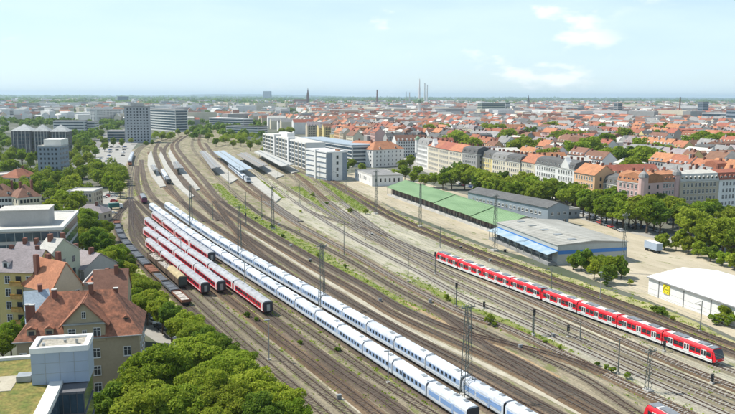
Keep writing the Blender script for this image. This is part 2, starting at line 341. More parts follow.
# ------------------------------------------------------------------ tracks
TRACKS = {}
WIRED = ('T8', 'T9', 'T10', 'T11', 'T12', 'T13', 'T17', 'T18', 'T19', 'T20', 'SB', 'R1', 'R2', 'W1', 'W2')
def track(key, px, bal, conc, smax=420, pts=None, label=None):
    pts = pts or spline(px, 4.0); TRACKS[key] = pts
    root = obj('railway_track', None, None, (0, 0, 0)); root['kind'] = 'structure'
    e = 0.005 * (len(TRACKS) - 12)
    mb = MB(); sweep(mb, pts, [(-2.1, 0.09), (-1.55, 0.29 + e), (1.55, 0.29 + e), (2.1, 0.09)]); obj('ballast_bed', mb.mesh('ballast_bed', bal), root)
    for s in (-0.76, 0.76):
        r = MB(); sweep(r, pts, [(s - 0.065, 0.2), (s - 0.065, 0.52 + e), (s + 0.065, 0.52 + e), (s + 0.065, 0.2)]); obj('rail', r.mesh('rail', m_rail), root)
    if key in WIRED:
        wr = MB(); wp_ = pts[::3] + [pts[-1]]
        sweep(wr, wp_, [(-.018, 5.98), (.018, 5.98), (.018, 6.02), (-.018, 6.02)], closed=True); ob_ = obj('contact_wire', wr.mesh('contact_wire', m_steel), root)
        wr = MB(); mp_ = [(p, 7.5 - .9 * math.sin(math.pi * ((i % 6) / 6))) for i, p in enumerate(wp_)]
        for (p, z0), (q_, z1) in zip(mp_[:-1], mp_[1:]): wr.bar((p.x, p.y, z0), (q_.x, q_.y, z1), .035)
        obj('messenger_wire', wr.mesh('messenger_wire', m_steel), root)
    near = [p for p in pts if p.y < smax]
    if len(near) > 2:
        b = MB(); d0 = 0.0; acc = 0.0
        for i in range(len(near) - 1):
            a, c = near[i], near[i + 1]; L = (c - a).length; d = (c - a) / L; ang = math.atan2(d.y, d.x)
            while d0 < L:
                p = a + d * d0; hx, hy = d.x * 0.14, d.y * 0.14; nx, ny = -d.y * 1.3, d.x * 1.3
                q = [(p.x - hx - nx, p.y - hy - ny), (p.x + hx - nx, p.y + hy - ny), (p.x + hx + nx, p.y + hy + ny), (p.x - hx + nx, p.y - hy + ny)]
                b.add([(x, y, 0.2) for x, y in q] + [(x, y, 0.335 + e) for x, y in q], [(4, 5, 6, 7), (0, 1, 5, 4), (1, 2, 6, 5), (2, 3, 7, 6), (3, 0, 4, 7)])
                d0 += 0.72
            d0 -= L
        o = obj('sleepers', b.mesh('sleepers', m_sleepc if conc else m_sleep), root); o['kind'] = 'stuff'
    return pts
LEAD = [(140, 150), (134, 165), (131, 182), (130.5, 197)]
track('L1', LEAD[2:] + [(125, 206), (118, 216), (117, 226), (121, 238), (133, 254), (150, 272), (170, 291), (190, 310), (214, 331), (250, 365)], m_bal_dark, False)
track('spur', LEAD[1:] + [(126, 207), (116, 217), (109, 226), (106, 238)], m_bal_grey, False)
track('lead', [(150, 143)] + LEAD + [(131, 215), (131.5, 232), (136, 244), (143, 253), (180, 287), (240, 342), (297, 391), (345, 433)], m_bal_grey, False); TRACKS['E'] = TRACKS['lead']
track('D', LEAD[3:] + [(132, 214), (136, 230), (146, 246), (204, 295), (283, 361), (345, 412), (385, 446)], m_bal_grey, False)
track('C', LEAD[3:] + [(132.5, 210), (138, 224), (147, 237), (162.6, 249), (221, 294), (306, 360), (367, 408), (420, 450)], m_bal_brown, False)
track('B', LEAD[3:] + [(133, 206), (139, 216), (148, 227), (175, 249), (210, 274), (265, 314), (328, 362), (384, 401), (440, 442)], m_bal_dark, False)
track('A', LEAD[2:] + [(137, 203), (150, 216), (187, 246), (209, 262), (270, 305), (345, 357), (380, 382), (425, 411), (470, 441)], m_bal_grey, False)
track('W1', [(137, 166), (137, 184), (142, 199), (149, 208), (200, 246), (300, 312), (402, 380), (437, 403.5), (500, 445)], m_bal_dark, False)
track('W2', [(141, 160), (144, 180), (151, 195), (164, 207), (219.6, 246), (320, 306), (413, 361.5), (446, 382), (560, 452)], m_bal_dark, False)
track('T8', [(149, 152), (156, 172), (168, 190), (200, 216), (233, 239), (300, 282), (365, 321), (400, 341), (480, 383), (535, 414), (600, 450)], m_bal_brown, False)
track('T9', [(160, 147), (166, 158), (185, 182), (200, 199), (227, 224), (300, 272), (365, 311), (400, 331), (480, 373), (514, 392), (580, 428)], m_bal_dark, False)
track('T10', [(182, 136), (172, 145), (178, 158), (195, 180), (213, 201), (241, 223), (300, 260), (365, 297), (400, 318), (494, 361), (580, 407), (640, 440)], m_bal_brown, False)
track('T11', [(188, 135), (177, 144), (184, 157), (203, 179), (220, 200), (250, 221), (300, 251), (365, 287), (400, 308), (494, 350), (590, 402), (650, 438)], m_bal_dark, False)
track('T12', [(196, 133), (192, 146), (206, 165), (228, 188), (261, 215), (300, 235), (350, 262), (400, 292), (460, 322), (520, 350), (580, 377), (632, 412), (694, 450)], m_bal_grey, False)
track('T13', [(200, 133), (200, 145), (222, 168), (245, 188), (276, 210), (300, 226), (350, 253), (400, 282), (465, 315), (500, 326), (568, 357), (630, 387), (690, 416), (750, 446)], m_bal_brown, True)
track('T17', [(240, 160), (262, 178), (290, 199), (308, 211), (350, 237), (418, 273), (465, 299), (500, 313), (590, 354), (637, 376), (720, 414), (790, 447)], m_bal_pale, True)
track('T18', [(250, 158), (268, 175), (300, 197), (357, 231), (387, 247), (440, 276), (500, 304), (600, 350), (650, 373), (740, 412), (800, 438)], m_bal_grey, True)
track('T19', [(262, 160), (290, 176), (316, 196), (334, 212), (400, 249), (465, 280), (500, 296), (600, 341), (658, 367), (745, 404), (820, 436)], m_bal_grey, True)
track('T20', [(272, 160), (300, 177), (327, 201), (365, 226), (430, 256), (500, 287), (527, 299), (600, 331), (670, 362), (745, 393), (820, 424)], m_bal_brown, True)
track('SB', [(280, 162), (310, 177), (345, 205), (390, 238), (441, 263), (560, 308), (655, 343), (718, 367), (820, 407)], m_bal_grey, True)
track('R1', [(290, 162), (330, 183), (380, 213), (420, 232), (490, 261), (590, 298), (624, 311), (700, 341), (800, 381)], m_bal_dark, False)
track('R2', None, m_bal_brown, False, pts=offset(TRACKS['R1'], 4.6))
# turnout connections between running lines
def crossover(key, ka, kb, pa, pb, bal, conc):
    A, B = TRACKS[ka], TRACKS[kb]; LA, LB = arc(A), arc(B); a0 = s_of(A, LA, P(*pa).to_2d()); b1 = s_of(B, LB, P(*pb).to_2d())
    span = (P(*pb) - P(*pa)).length; n = max(8, int(span / 4)); pts = []
    for i in range(n + 1):
        t = i / n; w = t * t * (3 - 2 * t); pts.append(at_s(A, LA, a0 + span * t).lerp(at_s(B, LB, b1 - span * (1 - t)), w))
    track(key, None, bal, conc, pts=pts)
def arc(pts):
    L = [0.0]
    for i in range(1, len(pts)): L.append(L[-1] + (pts[i] - pts[i - 1]).length)
    return L
def at_s(pts, L, s):
    s = min(max(s, 0), L[-1] - 1e-6)
    j = int(np.searchsorted(L, s, side='right')) - 1; j = min(max(j, 0), len(pts) - 2)
    t = (s - L[j]) / (L[j + 1] - L[j]); return pts[j].lerp(pts[j + 1], t)
def s_of(pts, L, p):
    return L[min(range(len(pts)), key=lambda i: (pts[i] - p).length)]
crossover('X1', 'T17', 'T19', (308, 211), (372, 236), m_bal_grey, True)
crossover('X2', 'T20', 'T18', (340, 210), (400, 254), m_bal_grey, True)
crossover('X3', 'T10', 'T8', (213, 201), (290, 276), m_bal_brown, False)
crossover('X4', 'T12', 'T10', (430, 307), (560, 396), m_bal_dark, False)
crossover('X5', 'T11', 'T13', (440, 325), (600, 372), m_bal_brown, False)
crossover('X6', 'SB', 'T20', (345, 205), (430, 256), m_bal_grey, True)
track('P1', [(160, 141), (155, 150), (158, 163), (166, 180), (180, 200), (205, 222)], m_bal_dark, False)
track('P2', [(169, 143), (164, 151), (168, 163), (180, 180), (196, 199), (220, 221)], m_bal_dark, False)
track('ST', [(205, 143), (214, 155), (232, 170), (250, 185), (276, 206), (300, 222)], m_bal_dark, True)
track('FL', [(172, 138), (158, 142), (144, 145), (136, 151), (131, 160), (130, 172), (130, 186)], m_bal_grey, False)

# ------------------------------------------------------------------ rolling stock
def pose(key, s, half):
    pts = TRACKS[key]; L = arc(pts); a = at_s(pts, L, s - half * 0.7); b = at_s(pts, L, s + half * 0.7); c = (a + b) / 2; d = b - a
    return (c.x, c.y, 0.52), math.atan2(d.y, d.x)
# car local frame: +x points towards the camera end, z=0 at rail head
def shell(L, w, zb, zs, zt, shoulder):
    """body below shoulder and rounded roof above, as two closed meshes"""
    h = w / 2
    body = MB(); body.prism_x([(-h + .06, zb), (h - .06, zb), (h, zb + .3), (h, zs), (-h, zs), (-h, zb + .3)], -L / 2, L / 2)
    prof = [(-h, zs + .003), (h, zs + .003), (h - .02, zs + .18), (h - shoulder * .45, zs + (zt - zs) * .62), (h - shoulder, zt - .07), (0, zt), (-h + shoulder, zt - .07), (-h + shoulder * .45, zs + (zt - zs) * .62), (-h + .02, zs + .18)]
    roof = MB(); roof.prism_x(prof, -L / 2 + .03, L / 2 - .03)
    return body, roof
def running_gear(L, zb, n=2):
    mb = MB(); mb.bx(-L / 2 + .3, L / 2 - .3, -1.1, 1.1, .45, zb - .01)
    return mb.mesh('underframe', m_under)
def bogie_mesh():
    mb = MB(); mb.bx(-1.7, 1.7, -1.12, 1.12, .35, .62)
    for x in (-1.2, 1.2):
        for y in (-.76, .76): mb.cyl((x, y - .07, .46), (x, y + .07, .46), .46, .46, 10)
    return mb.mesh('bogie', m_under)
BOGIE = bogie_mesh()
UNIT = {}
def ubox(m):
    if m.name not in UNIT: UNIT[m.name] = MB().box((0, 0, 0), (1, 1, 1)).mesh('panel', m)
    return UNIT[m.name]
m_cw = mat('coach_white', (0.56, 0.62, 0.70), 0.38, col2=(0.66, 0.71, 0.76), scale=0.8, objvar=0.06, fine=0.06)
m_cwr = mat('coach_white_roof', (0.46, 0.49, 0.53), 0.5, col2=(0.65, 0.69, 0.73), scale=0.5, detail=7, objvar=0.08, fine=0.10)
m_cblue = mat('coach_blue_band', (0.22, 0.36, 0.62), 0.35, var=0.07, scale=0.5)
m_cblue2 = mat('coach_blue_grey', (0.30, 0.42, 0.62), 0.35, var=0.06, scale=0.5)
m_red = mat('train_red', (0.70, 0.030, 0.045), 0.32, var=0.07, scale=0.4, objvar=0.05)
m_redd = mat('train_dark_red', (0.42, 0.02, 0.035), 0.35, var=0.1, scale=0.4)
m_croof = mat('coach_grey_roof', (0.30, 0.305, 0.315), 0.55, col2=(0.43, 0.44, 0.455), scale=0.6, detail=7, objvar=0.12, fine=0.10)
m_cend = mat('coach_end', (0.045, 0.045, 0.05), 0.6, var=0.2)
m_bright = mat('train_bright_red', (0.70, 0.022, 0.035), 0.32, var=0.10, scale=0.7, detail=6, fine=0.06)
m_grille = mat('roof_unit_grey', (0.20, 0.22, 0.24), 0.6, var=0.2, scale=1.0)

def coach_proto(kind):
    if kind == 'white':   L, w, zb, zs, zt, sh = 13.3, 2.94, .55, 2.55, 3.55, .55
    elif kind == 'red':   L, w, zb, zs, zt, sh = 25.8, 2.85, .85, 2.95, 3.95, .60
    root = obj('passenger_coach', None); b, r = shell(L, w, zb, zs, zt, sh)
    obj('body', b.mesh('coach_body', m_cw if kind == 'white' else m_red), root)
    ro = obj('roof', r.mesh('coach_roof', m_cwr if kind == 'white' else m_croof), root)
    obj('underframe', running_gear(L, zb), root)
    for x in ((-L / 2 + 2.6, L / 2 - 2.6) if kind == 'red' else (-L / 2 + 1.2, L / 2 - 1.2)): obj('bogie', BOGIE, root, (x, 0, 0), 0, None if kind == 'red' else (.5, 1, 1))
    h = w / 2
    if kind == 'white':
        for s in (-1, 1):
            bd = obj('window_band', ubox(m_cblue2), root, (0, s * (h + .005), 2.02), 0, (L - .5, .03, 1.05))
            for i in range(7): obj('window', ubox(m_glass), root, (-L / 2 + 2.0 + i * (L - 4) / 6, s * (h + .02), 2.08), 0, (.78, .05, .72))
        gm = MB(); gm.bx(-.16, .16, -1.1, 1.1, .7, 3.1); GANG = gm.mesh('gangway', m_cend)
    else:
        for s in (-1, 1):
            obj('window_band', ubox(m_redd), root, (0, s * (h + .005), 2.3), 0, (L - 3.4, .03, 1.05))
            for i in range(10): obj('window', ubox(m_glass), root, (-L / 2 + 3.4 + i * (L - 6.8) / 9, s * (h + .02), 2.36), 0, (1.5, .05, .78))
            for x in (-L / 2 + .95, L / 2 - .95): obj('door', ubox(m_white), root, (x, s * (h + .01), 2.0), 0, (.85, .05, 1.95))
            obj('waist_stripe', ubox(m_white), root, (0, s * (h + .01), 1.22), 0, (L - .4, .035, .16))
        gm = MB(); gm.bx(-.28, .28, -1.25, 1.25, .95, 3.55); GANG = gm.mesh('gangway', m_cend)
    for s in (-1, 1):
        g = obj('gangway', GANG, root, (s * (L / 2 + .02), 0, 0))
    if kind == 'red':
        for s in (-1, 1):
            obj('end_wall', ubox(m_cend), root, (s * (L / 2 + .004), 0, 2.25), 0, (.05, w - .08, 2.6))
            obj('gangway_door', ubox(m_galv), root, (s * (L / 2 + .32), 0, 1.95), 0, (.05, .9, 1.9))
        for x in (-8, -4, 0, 4, 8): obj('roof_vent', ubox(m_croof), root, (x, 0, zt + .02), 0, (.7, .5, .16))
    else:
        obj('roof_rib', ubox(m_galv), root, (-L / 2 + .3, 0, zt - .02), 0, (.12, 2.0, .1)); obj('roof_rib', ubox(m_galv), root, (L / 2 - .3, 0, zt - .02), 0, (.12, 2.0, .1))
        obj('roof_hatch', ubox(m_galv), root, (L / 2 - 3, 0, zt + .02), 0, (1.3, .9, .14))
    return root, L
wp, WL = coach_proto('white'); rp_, RL = coach_proto('red')
wp['category'] = 'train coach'; rp_['category'] = 'train coach'
# service coach variant with blue panels and no windows at the near end of both white trains
def white_end_proto():
    L, w, zb, zs, zt, sh = 13.3, 2.94, .55, 2.55, 3.5, .55
    root = obj('baggage_coach', None); b, r = shell(L, w, zb, zs, zt, sh); h = w / 2
    obj('body', b.mesh('end_body', m_cw), root); obj('roof', r.mesh('end_roof', m_cwr), root); obj('underframe', running_gear(L, zb), root)
    for x in (-L / 2 + 1.8, L / 2 - 1.8): obj('bogie', BOGIE, root, (x, 0, 0), 0, (.7, 1, 1))
    for s in (-1, 1):
        for x in (-4.2, 0, 4.2): obj('side_panel', ubox(m_cblue), root, (x, s * (h + .01), 1.85), 0, (3.7, .05, .95))
        obj('door', ubox(m_cblue2), root, (2.1 + .1, s * (h + .02), 1.6), 0, (.5, .07, 1.9))
    for x in (-5, -2, 1, 4): obj('roof_vent', ubox(m_grille), root, (x, .3, zt), 0, (1.1, .8, .2))
    for s in (-1, 1): obj('end_wall', ubox(m_cend), root, (s * (L / 2 + .03), 0, 1.9), 0, (.06, w - .1, 2.5))
    root['category'] = 'train coach'; return root
we = white_end_proto()
def chain(key, proto, L, gap, s_near, n, labels, group, used):
    s = s_near - L / 2
    for i in range(n):
        loc, rz = pose(key, s, L / 2)
        lab = labels(i, n)
        if used[0] is None:
            o = proto; used[0] = 1; o.location = loc; o.rotation_euler = (0, 0, rz); o['label'] = lab
        else: o = copy_tree(proto, loc, rz, lab)
        o['group'] = group; s -= L + gap
    return s + L / 2
def send(key, px): pts = TRACKS[key]; return s_of(pts, arc(pts), P(*px).to_2d())
uw, ur, ue = [None], [None], [None]
sW1 = chain('W1', we, 13.3, .5, send('W1', (474, 428)), 1, lambda i, n: 'windowless blue-panelled white coach at the near end of the left white train', 'white train coaches', ue)
sW1 = chain('W1', wp, WL, .45, sW1, 20, lambda i, n: f'white coach, {ordw(i)} behind the blue-panelled coach of the left white train', 'white train coaches', uw)
sW2 = chain('W2', we, 13.3, .5, send('W2', (556, 449)), 2, lambda i, n: ['windowless white coach on the right white train, cut by the lower picture edge', 'windowless blue-panelled coach of the right white train, just below the tall lattice mast'][i], 'white train coaches', ue)
sW2 = chain('W2', wp, WL, .45, sW2 - .2, 20, lambda i, n: f'white coach, {ordw(i)} behind the blue-panelled coaches of the right white train', 'white train coaches', uw)
for key, px, n, lab in (('A', (211, 263), 4, 'the short red train beside the white trains'), ('B', (266, 315), 6, 'the longest red train'),
                        ('C', (222, 295), 4, 'the red train left of the longest one'), ('D', (205, 296), 3, 'the leftmost red train')):
    chain(key, rp_, RL, .6, send(key, px), n, lambda i, n, lab=lab: f'red coach, {ordw(i)} from the near end of {lab}', 'parked red coaches', ur)

def add_loco(key, px, colour, label, name='locomotive', L=17.5):
    root = thing(name, *pose(key, send(key, px), L / 2), label, 'locomotive')
    b, r = shell(L, 2.9, .7, 2.9, 3.75, .5); obj('body', b.mesh('loco_body', colour), root); obj('roof', r.mesh('loco_roof', m_grille), root)
    obj('underframe', running_gear(L, .7), root)
    for x in (-5, 5): obj('bogie', BOGIE, root, (x, 0, 0))
    for s in (-1, 1):
        f = MB(); f.prism_y([(s * (L / 2), .9), (s * (L / 2 + .55), 1.0), (s * (L / 2 + .45), 2.0), (s * (L / 2), 3.1)], -1.35, 1.35); obj('cab_nose', f.mesh('cab_nose', colour), root)
        obj('windscreen', ubox(m_glass), root, (s * (L / 2 + .28), 0, 2.45), 0, (.12, 2.2, .7))
    obj('pantograph', MB().bar((-4, -.8, 3.8), (-3, 0, 4.7), .07).bar((-4, .8, 3.8), (-3, 0, 4.7), .07).bar((-3, -.9, 4.7), (-3, .9, 4.7), .07).mesh('pantograph', m_steel), root)
    return root
add_loco('W1', (143.5, 202), mat('loco_purple', (0.16, 0.03, 0.07), 0.4, var=0.1), 'dark red locomotive standing at the far end of the left white train')

# --- red electric multiple units: four car bodies each, with white doors
def emu(key, s_near, label, ncars=4, visible_front=True, CL=14.5):
    loc0, rz0 = pose(key, s_near - CL * ncars / 2, CL * 2)
    root = thing('electric_train', loc0, rz0, label, 'train', 'red electric trains')
    inv = (Matrix.Translation(loc0) @ Matrix.Rotation(rz0, 4, 'Z')).inverted()
    s = s_near - CL / 2; w = 3.0; h = w / 2
    for c in range(ncars):
        loc, rz = pose(key, s, CL / 2); lm = inv @ (Matrix.Translation(loc) @ Matrix.Rotation(rz, 4, 'Z'))
        L = CL - .35; x0, x1 = -L / 2, L / 2
        cabN, cabF = c == 0, c == ncars - 1
        if 'cb' not in EM:
            b, r = shell(L, w, .62, 2.95, 3.65, .42); EM['cb'] = b.mesh('car_body', m_bright); EM['rf'] = r.mesh('car_roof', m_bright)
            sk = MB(); sk.bx(x0, x1, -h - .03, h + .03, .5, 1.18); EM['sk'] = sk.mesh('skirt', m_white)
        car = obj('car_body', EM['cb'], root, lm.translation, lm.to_euler().z)
        obj('roof', EM['rf'], car); obj('skirt', EM['sk'], car)
        obj('roof_panel', ubox(m_white), car, (0, 0, 3.66), 0, (L - 1.2, 1.75, .10))
        obj('underframe', ubox(m_under), car, (0, 0, .38), 0, (L - 1.0, 2.5, .34))
        for x in (x0 + 2.2, x1 - 2.2): obj('bogie', BOGIE, car, (x, 0, -.1), 0, (.8, 1, 1))
        dxs = [-L / 3, 0, L / 3]
        for sd in (-1, 1):
            for x in dxs:
                obj('door', ubox(m_white), car, (x, sd * (h + .02), 1.88), 0, (1.5, .06, 2.0))
                for q in (-.38, .38): obj('door_window', ubox(m_glass), car, (x + q, sd * (h + .05), 2.12), 0, (.5, .05, 1.15))
            for x in (-L / 2 + 1.0, -L / 6 - .05, L / 6 + .05, L / 2 - 1.0):
                ww = 1.15 if abs(x) > L / 3 else 2.7
                if ww > 2:
                    for q in (-.72, .72): obj('window', ubox(m_glass), car, (x + q, sd * (h + .015), 2.2), 0, (1.2, .05, .95))
                else: obj('window', ubox(m_glass), car, (x, sd * (h + .015), 2.2), 0, (ww, .05, .9))
        obj('roof_unit', ubox(m_grille), car, (-2.8, 0, 3.82), 0, (3.6, 1.7, .34)); obj('roof_unit', ubox(m_grille), car, (3.6, 0, 3.80), 0, (2.6, 1.6, .28))
        if cabN or cabF:
            sg = 1 if cabN else -1
            n = MB(); n.prism_y([(sg * L / 2, .55), (sg * (L / 2 + .75), .75), (sg * (L / 2 + .85), 1.5), (sg * (L / 2 + .45), 2.7), (sg * (L / 2 - .1), 3.5)], -h + .12, h - .12)
            obj('cab_front', n.mesh('cab_front', m_bright), car)
            ws = MB(); ws.prism_y([(sg * (L / 2 + .88), 1.52), (sg * (L / 2 + .91), 1.56), (sg * (L / 2 + .5), 2.78), (sg * (L / 2 + .02), 3.44), (sg * (L / 2), 3.40), (sg * (L / 2 + .4), 2.66)], -h + .2, h - .2)
            obj('windscreen', ws.mesh('windscreen', m_glass), car)
            for y in (-.95, .95): obj('headlight', ubox(m_frame), car, (sg * (L / 2 + .83), y, 1.15), 0, (.1, .3, .18))
            obj('cab_roof', ubox(m_grille), car, (sg * (L / 2 - .9), 0, 3.68), 0, (1.6, 2.3, .16))
        else:
            pass
        if not cabF: obj('gangway', ubox(m_cend), car, (x0 - .18, 0, 2.0), 0, (.34, 2.4, 2.6))
        s -= CL
    return s_near - CL * ncars
EM = {}
e1 = emu('SB', send('SB', (718, 367)), 'red and white electric train, nearer half of the coupled pair at right')
emu('SB', e1 - .7, 'red and white electric train, farther half of the coupled pair at right')
e_pts = TRACKS['T12']
emu('T12', send('T12', (636, 414)) + 65, 'red electric train with white roof entering at the lower picture edge')

# --- freight wagons
m_rust = mat('wagon_rust', (0.20, 0.085, 0.05), 0.9, var=0.25, scale=0.6, fine=0.2)
m_wgrey = mat('wagon_grey', (0.10, 0.11, 0.125), 0.8, var=0.2, scale=0.6, fine=0.15)
m_wbrown = mat('wagon_brown', (0.16, 0.11, 0.075), 0.85, var=0.2, scale=0.6, fine=0.15)
m_load = mat('scrap_load', (0.22, 0.19, 0.16), 0.95, col2=(0.60, 0.56, 0.50), scale=1.2, detail=6, fine=0.3)
m_tan = mat('wagon_tan_roof', (0.42, 0.34, 0.19), 0.7, var=0.15, scale=0.4, fine=0.1)
def wagon(key, s, L, kind, label):
    root = thing({'flat': 'flat_wagon', 'open': 'open_wagon', 'covered': 'covered_wagon'}[kind[0]], *pose(key, s, L / 2), label, 'freight wagon', 'freight wagons on the left sidings')
    for x in (-L / 2 + 1.9, L / 2 - 1.9): obj('bogie', BOGIE, root, (x, 0, 0))
    obj('underframe', ubox(m_under), root, (0, 0, .75), 0, (L - .2, 2.3, .28))
    if kind[0] == 'flat':
        m = kind[1]; obj('deck', ubox(m), root, (0, 0, 1.0), 0, (L - .3, 2.8, .22))
        for sd in (-1, 1): obj('side_board', ubox(m), root, (0, sd * 1.36, 1.34), 0, (L - .3, .09, .46))
        for sd in (-1, 1): obj('end_board', ubox(m), root, (sd * (L / 2 - .2), 0, 1.38), 0, (.1, 2.62, .54))
        for k in range(3): obj('load_plate', ubox(kind[2]), root, (-L / 3 + k * L / 3, random.uniform(-.1, .1), 1.22 + .03 * k), random.uniform(-.03, .03), (L / 3 - .5, 2.3, .2))
    elif kind[0] == 'open':
        obj('floor', ubox(m_under), root, (0, 0, 1.0), 0, (L - .3, 2.7, .2))
        for sd in (-1, 1):
            obj('side_wall', ubox(m_wbrown), root, (0, sd * 1.38, 1.95), 0, (L - .3, .1, 1.7))
            obj('end_wall', ubox(m_wbrown), root, (sd * (L / 2 - .2), 0, 1.95), 0, (.1, 2.66, 1.7))
            for k in range(6): obj('side_post', ubox(m_under), root, (-L / 2 + 1 + k * (L - 2) / 5, sd * 1.46, 1.9), 0, (.14, .07, 1.7))
        mb = MB(); nx, ny = 22, 6
        vs = [(-L / 2 + .3 + (L - .6) * i / nx, -1.3 + 2.6 * j / ny, 2.2 + random.uniform(-.2, .45)) for i in range(nx + 1) for j in range(ny + 1)]
        mb.add(vs, [(i * (ny + 1) + j, (i + 1) * (ny + 1) + j, (i + 1) * (ny + 1) + j + 1, i * (ny + 1) + j + 1) for i in range(nx) for j in range(ny)])
        obj('scrap_load', mb.mesh('scrap_load', m_load), root)
    else:
        b, r = shell(L, 2.9, .95, 3.0, 4.1, .8); obj('body', b.mesh('van_body', m_wbrown), root); obj('roof', r.mesh('van_roof', m_tan), root)
        for sd in (-1, 1):
            for k in range(5): obj('side_post', ubox(m_under), root, (-L / 2 + 1 + k * (L - 2) / 4, sd * 1.47, 1.98), 0, (.12, .06, 2.0))
        obj('end_wall', ubox(mat('van_end', (0.07, 0.09, 0.075), 0.8, var=.2)), root, (L / 2 + .01, 0, 2.3), 0, (.06, 2.7, 2.6))
s = send('L1', (188, 309)); FL = [('rust-brown flat wagon with plates, nearest on the leftmost siding', m_rust, m_load), ('dark grey flat wagon, second from the near end of the leftmost siding', m_wgrey, m_wgrey),
     ('brown flat wagon, third from the near end of the leftmost siding', m_wbrown, m_wgrey), ('orange-rust flat wagon in the middle of the leftmost siding', m_rust, m_rust)]
for i in range(4): wagon('L1', s - 6.2, 12.2, ('flat', FL[i][1], FL[i][2]), FL[i][0]); s -= 13.0
for i in range(7): wagon('L1', s - 6.2, 12.2, ('flat', m_wgrey, m_wgrey), f'dark grey flat wagon, {ordw(i)} beyond the orange-rust flat wagon'); s -= 13.0
wagon('L1', s - 4, 8, ('flat', m_rust, m_rust), 'small rust-brown wagon at the far end of the leftmost siding')
s = send('E', (181, 289)); wagon('E', s - 7.5, 15, ('covered',), 'covered brown wagon with tan curved roof beside the red coaches'); s -= 16
wagon('E', s - 7.2, 14.4, ('open',), 'open brown wagon full of scrap behind the tan-roofed covered wagon'); s -= 15.4
wagon('E', s - 7.2, 14.4, ('open',), 'open brown scrap wagon farthest from the tan-roofed covered wagon')
# --- far trains: simple coaches copied from the white prototype, plus fronts
sF = send('FL', (130.5, 167))
root = add_loco('FL', (130.4, 165.5), mat('front_orange', (0.62, 0.22, 0.10), 0.5), 'orange-fronted railcar at the near end of the curved far-left train', 'railcar', 14)
s = sF - 14
for i in range(8):
    loc, rz = pose('FL', s - 6.7, 6.6); copy_tree(wp, loc, rz, f'white coach, {ordw(i)} behind the orange railcar on the far left curve')['group'] = 'white train coaches'; s -= 13.8
s = send('P1', (167, 183)); add_loco('P1', (167.5, 184), m_under, 'black-fronted locomotive between the two left platforms', L=15); s -= 9
for i in range(4):
    loc, rz = pose('P1', s - 6.7, 6.6); copy_tree(wp, loc, rz, f'white coach, {ordw(i)} behind the black locomotive between the left platforms')['group'] = 'white train coaches'; s -= 13.8
s = send('ST', (245, 182)); add_loco('ST', (246, 182.5), m_cw, 'white and grey power car of the train beside the blue-grey canopy', 'power_car', 13); s -= 8
for i in range(7):
    loc, rz = pose('ST', s - 6.7, 6.6); copy_tree(wp, loc, rz, f'white coach, {ordw(i)} behind the white power car beside the blue-grey canopy')['group'] = 'white train coaches'; s -= 13.8
# ------------------------------------------------------------------ buildings
def roofmat(n, c, v=0.16): return mat('roof_' + n, c, 0.85, var=v, scale=0.35, fine=0.16, objvar=0.10)
ROOF = {'red': roofmat('red', (0.31, 0.115, 0.07)), 'orange': roofmat('orange', (0.41, 0.18, 0.095)), 'brown': roofmat('brown', (0.20, 0.105, 0.07)),
        'dark': roofmat('dark', (0.115, 0.115, 0.112)), 'grey': roofmat('grey', (0.25, 0.245, 0.235)), 'pale': roofmat('pale', (0.50, 0.48, 0.43), .1),
        'mauve': roofmat('mauve', (0.27, 0.235, 0.235), .1), 'white': roofmat('white', (0.74, 0.74, 0.72), .06), 'green': roofmat('green', (0.20, 0.30, 0.19), .1), 'blue': roofmat('bluegrey', (0.34, 0.40, 0.45), .1)}
def wallmat(n, c): return mat('wall_' + n, c, 0.9, var=0.07, scale=0.15, fine=0.05, objvar=0.07)
WALL = {'cream': wallmat('cream', (0.62, 0.56, 0.43)), 'white': wallmat('white', (0.70, 0.69, 0.66)), 'grey': wallmat('grey', (0.38, 0.37, 0.35)), 'yellow': wallmat('yellow', (0.66, 0.54, 0.25)),
        'pink': wallmat('pink', (0.56, 0.38, 0.34)), 'beige': wallmat('beige', (0.50, 0.43, 0.32)), 'ochre': wallmat('ochre', (0.56, 0.46, 0.19)), 'apricot': wallmat('apricot', (0.66, 0.42, 0.24)),
        'tan': wallmat('tan', (0.37, 0.30, 0.20)), 'blue': wallmat('bluegrey', (0.36, 0.43, 0.52)), 'green': wallmat('palegreen', (0.45, 0.48, 0.36)), 'dark': wallmat('dark', (0.13, 0.13, 0.135)),
        'brick': wallmat('brick', (0.19, 0.085, 0.06)), 'lightgrey': wallmat('lightgrey', (0.40, 0.42, 0.435)), 'steelblue': wallmat('steelblue', (0.24, 0.28, 0.32))}
WM = {}
def winmesh(w, h, detail=True):
    k = (round(w, 2), round(h, 2), detail)
    if k not in WM:
        f = MB(); t = .09                                           # frame bars, facing -y, centre at origin
        for x in (-w / 2 - t / 2, w / 2 + t / 2): f.box((x, -.05, 0), (t, .14, h + 2 * t))
        for z in (-h / 2 - t / 2, h / 2 + t / 2): f.box((0, -.05, z), (w, .14, t))
        if detail: f.box((0, -.045, 0), (.07, .12, h)); f.box((0, -.044, h * .18), (w, .11, .06))
        f.box((0, -.09, -h / 2 - t - .04), (w + .3, .26, .07))
        p = MB(); p.box((0, -.01, 0), (w, .06, h))
        WM[k] = (f.mesh('window_frame', m_frame), p.mesh('pane', m_glass))
    return WM[k]
